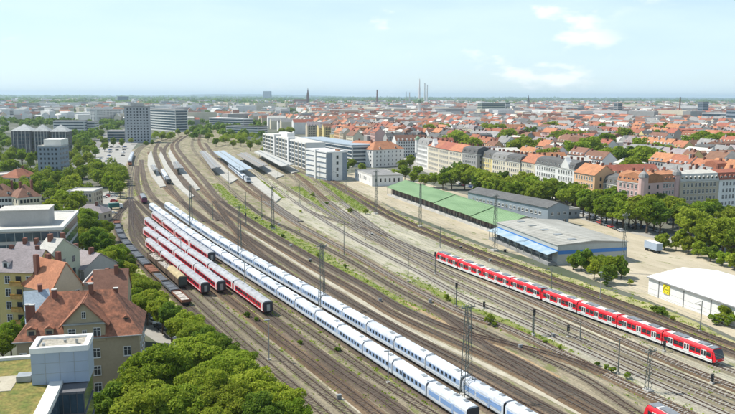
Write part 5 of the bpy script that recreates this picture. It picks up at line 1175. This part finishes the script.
BELT = [(84, 224, 11), (95, 229, 11), (88, 240, 10), (99, 243, 11), (108, 247, 10), (100, 257, 9), (112, 262, 9), (119, 258, 10), (121, 275, 9), (129, 270, 10), (133, 287, 9), (140, 282, 9), (148, 292, 9), (142, 299, 8), (153, 304, 8), (160, 299, 9), (168, 309, 9), (177, 319, 8), (188, 327, 8), (199, 337, 8), (213, 349, 9), (228, 357, 8), (244, 370, 8), (104, 234, 10), (93, 218, 10), (112, 240, 9), (126, 252, 7), (106, 268, 8), (116, 284, 7), (136, 264, 6), (127, 292, 7), (110, 228, 8), (75, 228, 10), (70, 218, 10)]
for i, (x, y, h) in enumerate(sorted(BELT, key=lambda q: q[1])): tree(x - (6 if y < 320 else 3), y, h * 1.18, f'{ordw(i)} tree from the far end of the belt between street and railway', 'tree belt beside the yard', PROTO, 1.12)
KEEP = [(120, 200), (108, 200), (100, 212), (80, 195), (86, 212), (0, 195), (30, 195), (10, 178), (28, 180), (48, 168), (20, 142), (40, 142), (58, 142), (105, 160), (115, 152), (124, 160), (116, 142), (110, 166), (100, 155), (48, 160), (6, 172), (75, 190), (30, 215), (50, 215), (10, 215), (122, 170), (60, 224), (100, 165), (55, 166), (128, 148)]
LEFT = [(72, 205, 11), (62, 199, 12), (54, 212, 10), (66, 214, 10), (79, 214, 8), (48, 186, 12), (40, 179, 12), (56, 178, 12), (82, 172, 13), (92, 166, 13), (100, 176, 12), (109, 181, 12), (115, 176, 9), (88, 158, 12), (80, 162, 12), (74, 182, 12), (66, 166, 13), (30, 159, 14), (21, 153, 14), (10, 157, 14), (4, 167, 12), (30, 173, 10), (14, 165, 12), (70, 155, 13), (86, 150, 12), (79, 147, 12), (92, 143, 12), (-4, 156, 14), (44, 168, 12), (60, 160, 9), (28, 188, 10), (6, 184, 9), (20, 240, 8), (58, 190, 10), (98, 163, 10), (104, 168, 10), (10, 335, 9), (2, 345, 8), (30, 325, 7)]
for _ in range(70):
    x, y = TREE_R.uniform(-8, 124), TREE_R.uniform(126, 226)
    g = P(x, y); d = [(P(*bb).to_2d() - g.to_2d()).length for bb in KEEP]
    if min(d) > 17 and y < 190 + x * .35 and not (x > 96 and y > 188): LEFT.append((x, y, TREE_R.uniform(9, 14)))
for i, (x, y, h) in enumerate(sorted(LEFT, key=lambda q: q[0])): tree(x, y, h, f'{ordw(i)} from left of the trees among the houses on the left side', 'trees among the left houses', MID if y < 230 else PROTO, 1.0)
AVE = [(446, 173, 13), (457, 168, 14), (468, 172, 14), (480, 177, 14), (492, 181, 14), (503, 178, 14), (515, 184, 14), (526, 181, 14), (538, 187, 14), (550, 186, 14), (562, 191, 14), (547, 181, 13), (573, 190, 14), (584, 199, 14), (596, 203, 14), (607, 205, 14), (618, 205, 15), (630, 207, 14), (642, 207, 16), (655, 210, 15), (668, 205, 14), (592, 192, 13), (612, 196, 14), (634, 197, 13), (652, 199, 13), (692, 217, 16), (705, 226, 13), (718, 228, 14), (733, 234, 14), (681, 212, 13), (742, 224, 14), (725, 214, 12), (702, 210, 12), (712, 206, 11), (434, 178, 10), (425, 179, 9), (414, 176, 9), (405, 171, 11), (395, 173, 10), (410, 160, 12), (402, 165, 11), (372, 173, 7), (362, 166, 9), (352, 163, 10), (346, 168, 8), (418, 170, 9), (728, 190, 11), (690, 196, 11)]
AVE = AVE + [(x + 6, y + 3.5, h) for x, y, h in AVE if 440 < x < 730] + [(x - 3, y + 6, h - 2) for x, y, h in AVE if 440 < x < 560]
for i, (x, y, h) in enumerate(sorted(AVE)): tree(x, y, h * 1.05, f'{ordw(i)} tree from left along the avenue in front of the tall houses', 'avenue trees', MID, 1.18)
STAT = [(250, 144, 12), (241, 140, 13), (258, 142, 12), (225, 139, 12), (216, 141, 11), (208, 136, 13), (270, 144, 10), (233, 143, 10), (263, 149, 9), (187, 132, 13), (197, 130, 13), (178, 131, 13), (170, 135, 12), (113, 141, 12), (122, 142, 11), (131, 140, 9), (104, 141, 12), (98, 132, 14), (108, 127, 14), (118, 125, 14), (156, 133, 12), (162, 136, 11), (287, 158, 6), (330, 170, 7), (338, 172, 7), (146, 143, 8), (152, 142, 8)]
for i, (x, y, h) in enumerate(sorted(STAT)): tree(x, y, h, f'{ordw(i)} from left of the trees around the station and its offices', 'trees around the station', MID, 1.0)
for i, (x, y, h) in enumerate(sorted(PARK)): tree(x, y, h, f'{ordw(i)} from left of the trees standing between city roofs', 'trees between city roofs', MID, 1.25)
GO = [(573, 270, 1.7), (581, 271, 2.3), (590, 272, 2.0), (600, 273, 2.3), (612, 277, 2.5), (594, 279, 1.8), (606, 284, 2.0), (621, 279, 1.7), (664, 250, 2.2), (676, 251, 1.8), (688, 254, 2.0), (698, 258, 1.9), (710, 262, 1.9), (722, 266, 2.0), (734, 270, 2.0), (700, 248, 2.0), (718, 252, 2.2), (732, 257, 2.2), (682, 245, 1.8), (745, 264, 2.2), (716, 325, 1.3), (722, 324, 1.7), (728, 327, 1.2), (655, 313, .7), (662, 316, .9), (673, 321, .5), (605, 286, .6), (630, 285, .7)]
for i, (x, y, s) in enumerate(sorted(GO)): bush(x, y, s, f'{ordw(i)} green bush from left on the goods yard forecourt', 'bushes on the forecourt')
YB = [(490, 325, .8), (494, 327, .6), (447, 301, .6), (606, 370, .45), (612, 373, .55), (627, 379, .55), (597, 366, .35), (313, 197, .9), (350, 213, 1.0), (327, 205, .8), (262, 217, .6), (256, 220, .5), (247, 318, .5), (257, 322, .4), (300, 345, .4), (338, 352, .45), (366, 214, .9), (301, 213, .6), (545, 344, .4), (560, 350, .35), (272, 229, .7), (318, 257, .5), (345, 268, .5), (283, 238, .5)]
for i, (x, y, s) in enumerate(sorted(YB)): bush(x, y, s, f'{ordw(i)} small green shrub from left growing between the tracks', 'shrubs between the tracks')
# grass blades and weeds: too many to count
def tufts(name, label, cs, size, m):
    r = np.random.default_rng(len(cs)); cs = np.array(cs); n = len(cs); rep_ = 5
    cc = np.repeat(cs, rep_, axis=0) + r.normal(size=(n * rep_, 3)) * np.array([.35, .35, .03]); cc[:, 2] = np.abs(cc[:, 2]) + .12
    nn = r.normal(size=(n * rep_, 3)); nn[:, 2] = np.abs(nn[:, 2]) * .8 + .2; nn /= np.linalg.norm(nn, axis=1)[:, None]
    tag(obj(name, quads_mesh(name, leaf_quads(cc, nn, size, r), m)), label, 'grass', None, 'stuff')
GR = random.Random(11); cs = []
for pts, widths, m in GRASS:
    ns = normals(pts); n = len(pts)
    for i, (p, nn) in enumerate(zip(pts, ns)):
        if p.y > 520: continue
        t = i / (n - 1) * (len(widths) - 1); k = min(int(t), len(widths) - 2); w = widths[k] + (widths[k + 1] - widths[k]) * (t - k)
        for _ in range(int(w * (2.6 if m is m_grass else 1.5)) + 1):
            u_ = GR.gauss(0, .34) * w; q = p + nn * u_ + Vector((GR.uniform(-2.5, 2.5), GR.uniform(-2.5, 2.5))); cs.append((q.x, q.y, 0.08))
tufts('verge_grass', 'rough green grass on the strips between the tracks', cs, .24, m_leafA)
cs = []
for key in ('A', 'B', 'C', 'D', 'E', 'L1', 'T12', 'T13', 'T17', 'T18', 'T19', 'T20', 'SB', 'R1', 'R2', 'W1'):
    pts = TRACKS[key]; ns = normals(pts); dense = 0.0
    for p, nn in zip(pts, ns):
        if p.y > 430: continue
        dense = max(0, dense + GR.gauss(0, .5) - .05)
        if dense > .8:
            for _ in range(int(min(dense, 3))):
                q = p + nn * (GR.choice((-1, 1)) * GR.uniform(1.9, 2.6)) + Vector((GR.uniform(-2, 2), GR.uniform(-2, 2))); cs.append((q.x, q.y, 0.1))
tufts('track_weeds', 'scattered weeds growing beside the rails', cs, .20, m_leafA)
# far woods read as one mass
def woods(name, label, spots, nq, lf=.36, m=None):
    r = np.random.default_rng(len(spots)); vs = []
    for x, y, R, h in spots:
        d = r.normal(size=(nq, 3)); d /= np.linalg.norm(d, axis=1)[:, None]; d[:, 2] = np.abs(d[:, 2])
        c = d * np.array([R, R, h * .55]) * (.65 + .4 * r.random(nq))[:, None] + np.array([x, y, h * .42]); vs.append(leaf_quads(c, d + r.normal(size=(nq, 3)) * .4, R * lf, r))
    me = quads_mesh(name, np.concatenate(vs), m or m_leafC); tag(obj(name, me), label, 'trees', None, 'stuff')
sp = []
def scatter(n, x0, x1, y0, y1, R, h, cond=None):
    for _ in range(n):
        px, py = random.uniform(x0, x1), random.uniform(y0, y1); p = P(px, py)
        if cond and not cond(px, py): continue
        sp.append((p.x, p.y, random.uniform(*R), random.uniform(*h)))
scatter(420, -20, 330, 112, 128, (5, 8), (11, 16)); scatter(160, -20, 120, 126, 150, (5, 7), (11, 15), lambda x, y: not (8 < x < 70 and 128 < y < 150) and not (95 < x < 126 and y > 138)); scatter(90, 176, 262, 126, 140, (5, 7), (10, 15), lambda x, y: abs(x - (178 + (138 - y) * 1.6)) > 9)
scatter(500, -20, 330, 104, 113, (7, 14), (12, 18)); scatter(260, 330, 760, 104, 125, (6, 10), (11, 16)); scatter(420, 340, 760, 116, 160, (3.5, 6), (14, 21), lambda x, y: y < 134 + (x - 340) * .05)
woods('near_woods', 'band of broadleaf trees across the middle distance at left', sp, 60)
sp = []
scatter(190, -6, 123, 140, 205, (3.2, 4.8), (8, 13), lambda x, y: min((P(*bb).to_2d() - P(x, y).to_2d()).length for bb in KEEP) > 15 and not (x > 96 and y > 186) and not (94 < x < 128 and y < 172))
scatter(60, 96, 124, 174, 188, (3, 4.2), (7, 11))
woods('left_grove', 'dense green trees filling the gaps between the left houses', sp, 420, .115, m_leafA)
sp = []
scatter(70, 206, 262, 130, 147, (3.2, 4.6), (8, 12), lambda x, y: y < 152 - (x < 222) * 6 and not (224 < x < 262 and y < 137)); scatter(40, 262, 300, 148, 158, (2, 3), (4, 7), lambda x, y: y < 146 + (x - 262) * .25)
scatter(40, 100, 176, 136, 142, (3, 4.5), (7, 11), lambda x, y: not 104 < x < 152)
woods('station_grove', 'green trees crowding the far end of the station', sp, 360, .12, m_leafA)
sp = []
for _ in range(1500):
    Y = 3800 * (5.5 ** random.random()); X = random.uniform(-.55, .55) * Y
    if Y < 8000 and X > -.02 * Y and random.random() < .55: continue
    sp.append((X, Y, random.uniform(25, 70) * (Y / 6000) ** .7, random.uniform(12, 20)))
woods('far_woods', 'dark woods along the whole horizon', sp, 26)

# ------------------------------------------------------------------ cars
def car_proto():
    r = obj('parked_car', None)
    b = MB(); prof = [(-2.1, .32), (2.1, .32), (2.18, .6), (2.05, .82), (1.15, .95), (-1.85, .98), (-2.12, .85), (-2.15, .55)]; b.prism_y(prof, -.86, .86)
    g = MB(); g.add([(-1.85, -.8, .985), (1.1, -.8, .955), (.45, -.66, 1.38), (-1.35, -.66, 1.40), (-1.85, .8, .985), (1.1, .8, .955), (.45, .66, 1.38), (-1.35, .66, 1.40)], [(0, 1, 2, 3), (5, 4, 7, 6), (1, 5, 6, 2), (4, 0, 3, 7), (3, 2, 6, 7), (0, 4, 5, 1)])
    t = MB(); t.add([(-1.36, -.67, 1.402), (.46, -.67, 1.382), (.46, .67, 1.382), (-1.36, .67, 1.402), (-1.2, -.55, 1.47), (.3, -.55, 1.46), (.3, .55, 1.46), (-1.2, .55, 1.47)], [(0, 1, 5, 4), (1, 2, 6, 5), (2, 3, 7, 6), (3, 0, 4, 7), (4, 5, 6, 7)])
    return b, g, t
_b, _g, _t = car_proto(); bpy.data.objects.remove(bpy.data.objects['parked_car'])
WHEEL = MB().cyl((0, -.1, .31), (0, .1, .31), .31, .31, 12).mesh('wheel', m_black); CG = _g.mesh('car_glass', m_glass); CARM = {}
CC = {'white': (.78, .78, .77), 'silver': (.45, .46, .47), 'dark grey': (.07, .075, .08), 'red': (.45, .03, .03), 'blue': (.05, .12, .32), 'black': (.02, .02, .022), 'green': (.05, .14, .08)}
def car(p, rz, col, label, group):
    if col not in CARM:
        m = mat('car_paint_' + col.replace(' ', '_'), CC[col], .28, var=.03, spec=.5); CARM[col] = (_b.mesh('car_body', m), _t.mesh('car_roof', m))
    r = thing('parked_car', (p.x, p.y, p.z), rz, label, 'car', group)
    obj('body', CARM[col][0], r); obj('cabin_glass', CG, r); obj('roof', CARM[col][1], r)
    for x in (-1.3, 1.35):
        for y in (-.8, .8): obj('wheel', WHEEL, r, (x, y, 0))
    for y in (-.6, .6): obj('headlight', ubox(m_frame), r, (2.13, y, .66), 0, (.06, .32, .14))
def q(x, y): p = P(x, y); p.z = .06; return p
sdirr = math.atan2((P(140, 316) - P(186, 346)).y, (P(140, 316) - P(186, 346)).x)
for x, y, c, l in ((153, 323, 'white', 'white car parked on the street beside the tree belt'), (159.5, 328.5, 'black', 'black car parked just in front of the white street car'), (166, 333.5, 'dark grey', 'dark grey car, second in front of the white street car'), (147, 317, 'dark grey', 'dark grey car parked just behind the white street car'), (141.5, 312, 'black', 'black car, second behind the white street car'), (172.5, 338, 'silver', 'silver car half under the trees at the lower end of the street')): car(q(x, y), sdirr, c, l, 'cars parked on the tree-lined street')
for x, y, c, l in ((104, 198, 'white', 'white car, leftmost in the small car park beside the sidings'), (109, 197, 'red', 'red car between two white cars in the small car park'), (114, 197, 'white', 'white car, rightmost of the front row in the small car park'), (114, 202, 'red', 'red car behind the front row in the small car park'), (101, 211, 'dark grey', 'dark car at the left side of the small car park'), (113, 214, 'silver', 'silver car at the lower end of the small car park')): car(q(x, y), .3 + 1.2 * (x < 103), c, l, 'cars in the small car park')
p = q(116, 209); r = thing('delivery_lorry', p, .5, 'dark green lorry parked in the small car park', 'lorry')
obj('cargo_box', MB().bx(-3.6, 1.6, -1.2, 1.2, .9, 3.2).mesh('cargo_box', mat('lorry_green', (.03, .12, .11), .6, var=.1)), r); obj('cab', MB().prism_y([(1.7, .6), (3.6, .6), (3.65, 1.6), (3.3, 2.6), (1.7, 2.6)], -1.15, 1.15).mesh('cab', m_white), r); obj('windscreen', ubox(m_glass), r, (3.52, 0, 2.05), 0, (.3, 2.0, .7))
for x in (-2.5, 2.7):
    for y in (-1.05, 1.05): obj('wheel', WHEEL, r, (x, y, .1), 0, (1.4, 1.4, 1.4))
CR = random.Random(3); COLS = ['white', 'silver', 'dark grey', 'red', 'blue', 'black', 'silver', 'white']
i = 0
for row in range(4):
    for k in range(8):
        x, y = 99 + row * 7.0 + k * .9 + CR.uniform(-.5, .5), 165 - k * 3.0 + CR.uniform(-.4, .4)
        if CR.random() < .25: continue
        c = CR.choice(COLS); car(q(x, y), 1.1 + CR.uniform(-.1, .1), c, f'{c} car, {ordw(i)} counted from the lower left in the far car park', 'cars in the far car park'); i += 1
rowA = spline([(560, 214), (585, 219), (606, 226), (626, 234)], 5.2); rowB = spline([(636, 226), (660, 233), (690, 242), (735, 254)], 5.4); rowC = spline([(436, 178), (460, 185), (490, 193), (520, 201), (548, 207)], 5.6); rowD = spline([(575, 212), (600, 219), (640, 231)], 5.6)
for rn, row in (('beside the blue-striped warehouse', rowA), ('near the right picture edge', rowB), ('behind the green-roofed shed', rowC), ('under trees behind the warehouse', rowD)):
    i = 0
    for a, b in zip(row[:-1], row[1:]):
        if CR.random() < .22: continue
        c = CR.choice(COLS); d = b - a; car(Vector((a.x, a.y, .11)), math.atan2(d.y, d.x) + CR.choice((0, math.pi)), c, f'{c} car, {ordw(i)} from left of the row {rn}', 'cars parked along the avenue'); i += 1

# ------------------------------------------------------------------ masts, signals, lamps
def lattice(x, yb, yt, label, w0=1.5, arm=True):
    p = P(x, yb); H = hpx(yb, yt, x) * 1.02; r = thing('lattice_mast', (p.x, p.y, 0), math.radians(24), label, 'mast', 'catenary masts')
    w1 = w0 * .38; cs = [(-1, -1), (1, -1), (1, 1), (-1, 1)]
    for a, b in cs: obj('leg', MB().bar((a * w0 / 2, b * w0 / 2, 0), (a * w1 / 2, b * w1 / 2, H), .13).mesh('leg', m_steel), r)
    br = MB(); n = max(6, int(H / 1.6))
    for k in range(n):
        z0, z1 = H * k / n, H * (k + 1) / n; wa, wb = w0 + (w1 - w0) * k / n, w0 + (w1 - w0) * (k + 1) / n
        for f in range(4):
            c0, c1 = cs[f], cs[(f + 1) % 4]
            if (k + f) % 2: c0, c1 = c1, c0
            br.bar((c0[0] * wa / 2, c0[1] * wa / 2, z0), (c1[0] * wb / 2, c1[1] * wb / 2, z1), .06)
    obj('bracing', br.mesh('bracing', m_steel), r)
    obj('foot', MB().bx(-w0 * .75, w0 * .75, -w0 * .75, w0 * .75, 0, .6).mesh('foot', m_conc), r)
    if arm:
        obj('cross_arm', MB().bar((-1.6, 0, H - .5), (1.6, 0, H - .5), .16).bar((-1.2, 0, H - .5), (0, 0, H + .5), .1).bar((1.2, 0, H - .5), (0, 0, H + .5), .1).mesh('cross_arm', m_steel), r)
        for k in (-1.4, 1.4): obj('insulator', MB().cyl((k, 0, H - .45), (k, 0, H + .1), .12, .12, 6).mesh('insulator', m_conc), r)
    return r
for x, yb, yt, l, w0 in ((322, 309, 244, 'tall lattice mast between the right white train and the main lines, mid picture', 1.7), (466, 398, 303, 'tallest lattice mast, rising beside the right white train at lower centre', 1.9), (240, 260, 206, 'lattice mast beside the white trains near the short red train', 1.5),
        (191.5, 229, 186, 'lattice mast at the far part of the white trains', 1.3), (273, 229, 187, 'lattice mast on the grass strip below the station platforms', 1.2), (494.5, 251, 195, 'lattice mast in front of the white-roofed warehouse', 1.6), (420, 227, 183, 'lattice mast in front of the green-roofed shed', 1.2),
        (623, 273, 214, 'tall lattice mast beside the bushes of the forecourt', 1.4), (648, 392, 348, 'lattice mast on the pale tracks near the lower right train', 1.1), (376, 214, 171, 'lattice mast left of the low white pavilion', 1.3)): lattice(x, yb, yt, l, w0)
def pole(x, yb, yt, label, kind):
    p = P(x, yb); H = hpx(yb, yt, x) * 1.02; r = thing({'mast': 'catenary_pole', 'signal': 'rail_signal', 'lamp': 'yard_lamp'}[kind], (p.x, p.y, 0), math.radians(24), label, {'mast': 'pole', 'signal': 'signal', 'lamp': 'lamp post'}[kind], 'poles in the yard')
    obj('pole', MB().cyl((0, 0, 0), (0, 0, H), .17 if kind != 'lamp' else .12, .10, 8).mesh('pole', m_steel if kind != 'lamp' else m_galv), r); obj('foot', ubox(m_conc), r, (0, 0, .25), 0, (.7, .7, .5))
    if kind == 'mast':
        obj('bracket_arm', MB().bar((0, 0, H - 1.2), (-2.7, 0, H - .5), .09).bar((0, 0, H - .1), (-2.7, 0, H - .5), .06).bar((0, 0, H - 2.4), (-2.5, 0, H - 1.9), .07).mesh('bracket_arm', m_steel), r); obj('insulator', MB().cyl((-.5, 0, H - 1.15), (-1.0, 0, H - 1.0), .11, .11, 6).mesh('insulator', m_bark), r)
    elif kind == 'signal':
        hd = obj('signal_head', MB().bx(-.28, .28, -.2, .2, H - 1.5, H + .1).mesh('signal_head', m_black), r)
        for k in range(3): obj('lens', MB().cyl((0, -.21, H - .25 - .45 * k), (0, -.26, H - .25 - .45 * k), .12, .12, 8).mesh('lens', m_galv), hd)
        obj('ladder', MB().bar((-.3, .3, 0), (-.3, .3, H - 2), .06).bar((.3, .3, 0), (.3, .3, H - 2), .06).mesh('ladder', m_steel), r)
    else: obj('lamp_head', MB().bx(-.9, .3, -.2, .2, H - .05, H + .14).mesh('lamp_head', m_galv), r)
    return r
for i, (x, yb, yt) in enumerate(sorted([(344, 256, 221), (408, 282, 251), (533, 335, 309), (357, 229, 209), (246, 209, 192), (262, 220, 195), (213, 220, 203), (286, 192, 172), (300, 204, 184), (309, 196, 177), (337, 189, 171), (346, 191, 170), (580, 341, 318), (618, 374, 338), (240, 183, 166), (229, 190, 172), (320, 181, 165), (278, 183, 166), (332, 200, 182), (365, 240, 220), (295, 178, 163), (440, 248, 226), (551, 292, 268), (700, 332, 300)])):
    pole(x, yb, yt, f'{ordw(i)} from left of the slender catenary poles across the yard', 'mast')
for i, (x, yb, yt) in enumerate(sorted([(435, 275, 252), (456, 307, 283), (533.5, 336, 309), (246, 226, 213), (484, 309, 302), (568, 338, 325), (664, 352, 341), (712, 384, 374)])):
    pole(x, yb, yt, f'{ordw(i)} from left of the dark railway signals', 'signal')
for i, (x, yb, yt) in enumerate(sorted([(269, 361, 319), (181.5, 264, 238), (388, 384, 350), (245, 297, 262), (600, 300, 272)])):
    pole(x, yb, yt, f'{ordw(i)} from left of the thin grey yard lamps', 'lamp')
# small track-side boxes
for i, (x, y) in enumerate(sorted([(339, 400), (380, 302), (430, 303), (461, 249), (490, 262), (505, 252), (236, 198), (279, 226), (310, 262), (553, 338), (612, 323), (372, 236), (324, 249), (291, 247), (520, 349), (470, 330)])):
    p = P(x, y); r = thing('relay_box', (p.x, p.y, .05), math.radians(24), f'{ordw(i)} from left of the small dark relay boxes beside the tracks', 'relay box', 'relay boxes'); obj('cabinet', ubox(m_concd if i % 3 else m_under), r, (0, 0, .5), 0, (.9, .6, 1.0)); obj('lid', ubox(m_galv), r, (0, 0, 1.04), 0, (1.0, .7, .08))

# ------------------------------------------------------------------ air
hz = bpy.data.materials.new('haze_air'); hz.use_nodes = True; n = hz.node_tree; n.nodes.clear()
ho = n.nodes.new('ShaderNodeOutputMaterial'); pv = n.nodes.new('ShaderNodeVolumePrincipled')
pv.inputs['Color'].default_value = (0.68, 0.87, 1.0, 1); pv.inputs['Density'].default_value = 0.00006; pv.inputs['Anisotropy'].default_value = 0.2
n.links.new(pv.outputs[0], ho.inputs['Volume'])
tag(obj('haze', MB().bx(-32000, 32000, -31000, 33000, -1.0, 172).mesh('haze', hz)), 'thin pale blue summer haze over the city', 'haze', None, 'stuff')
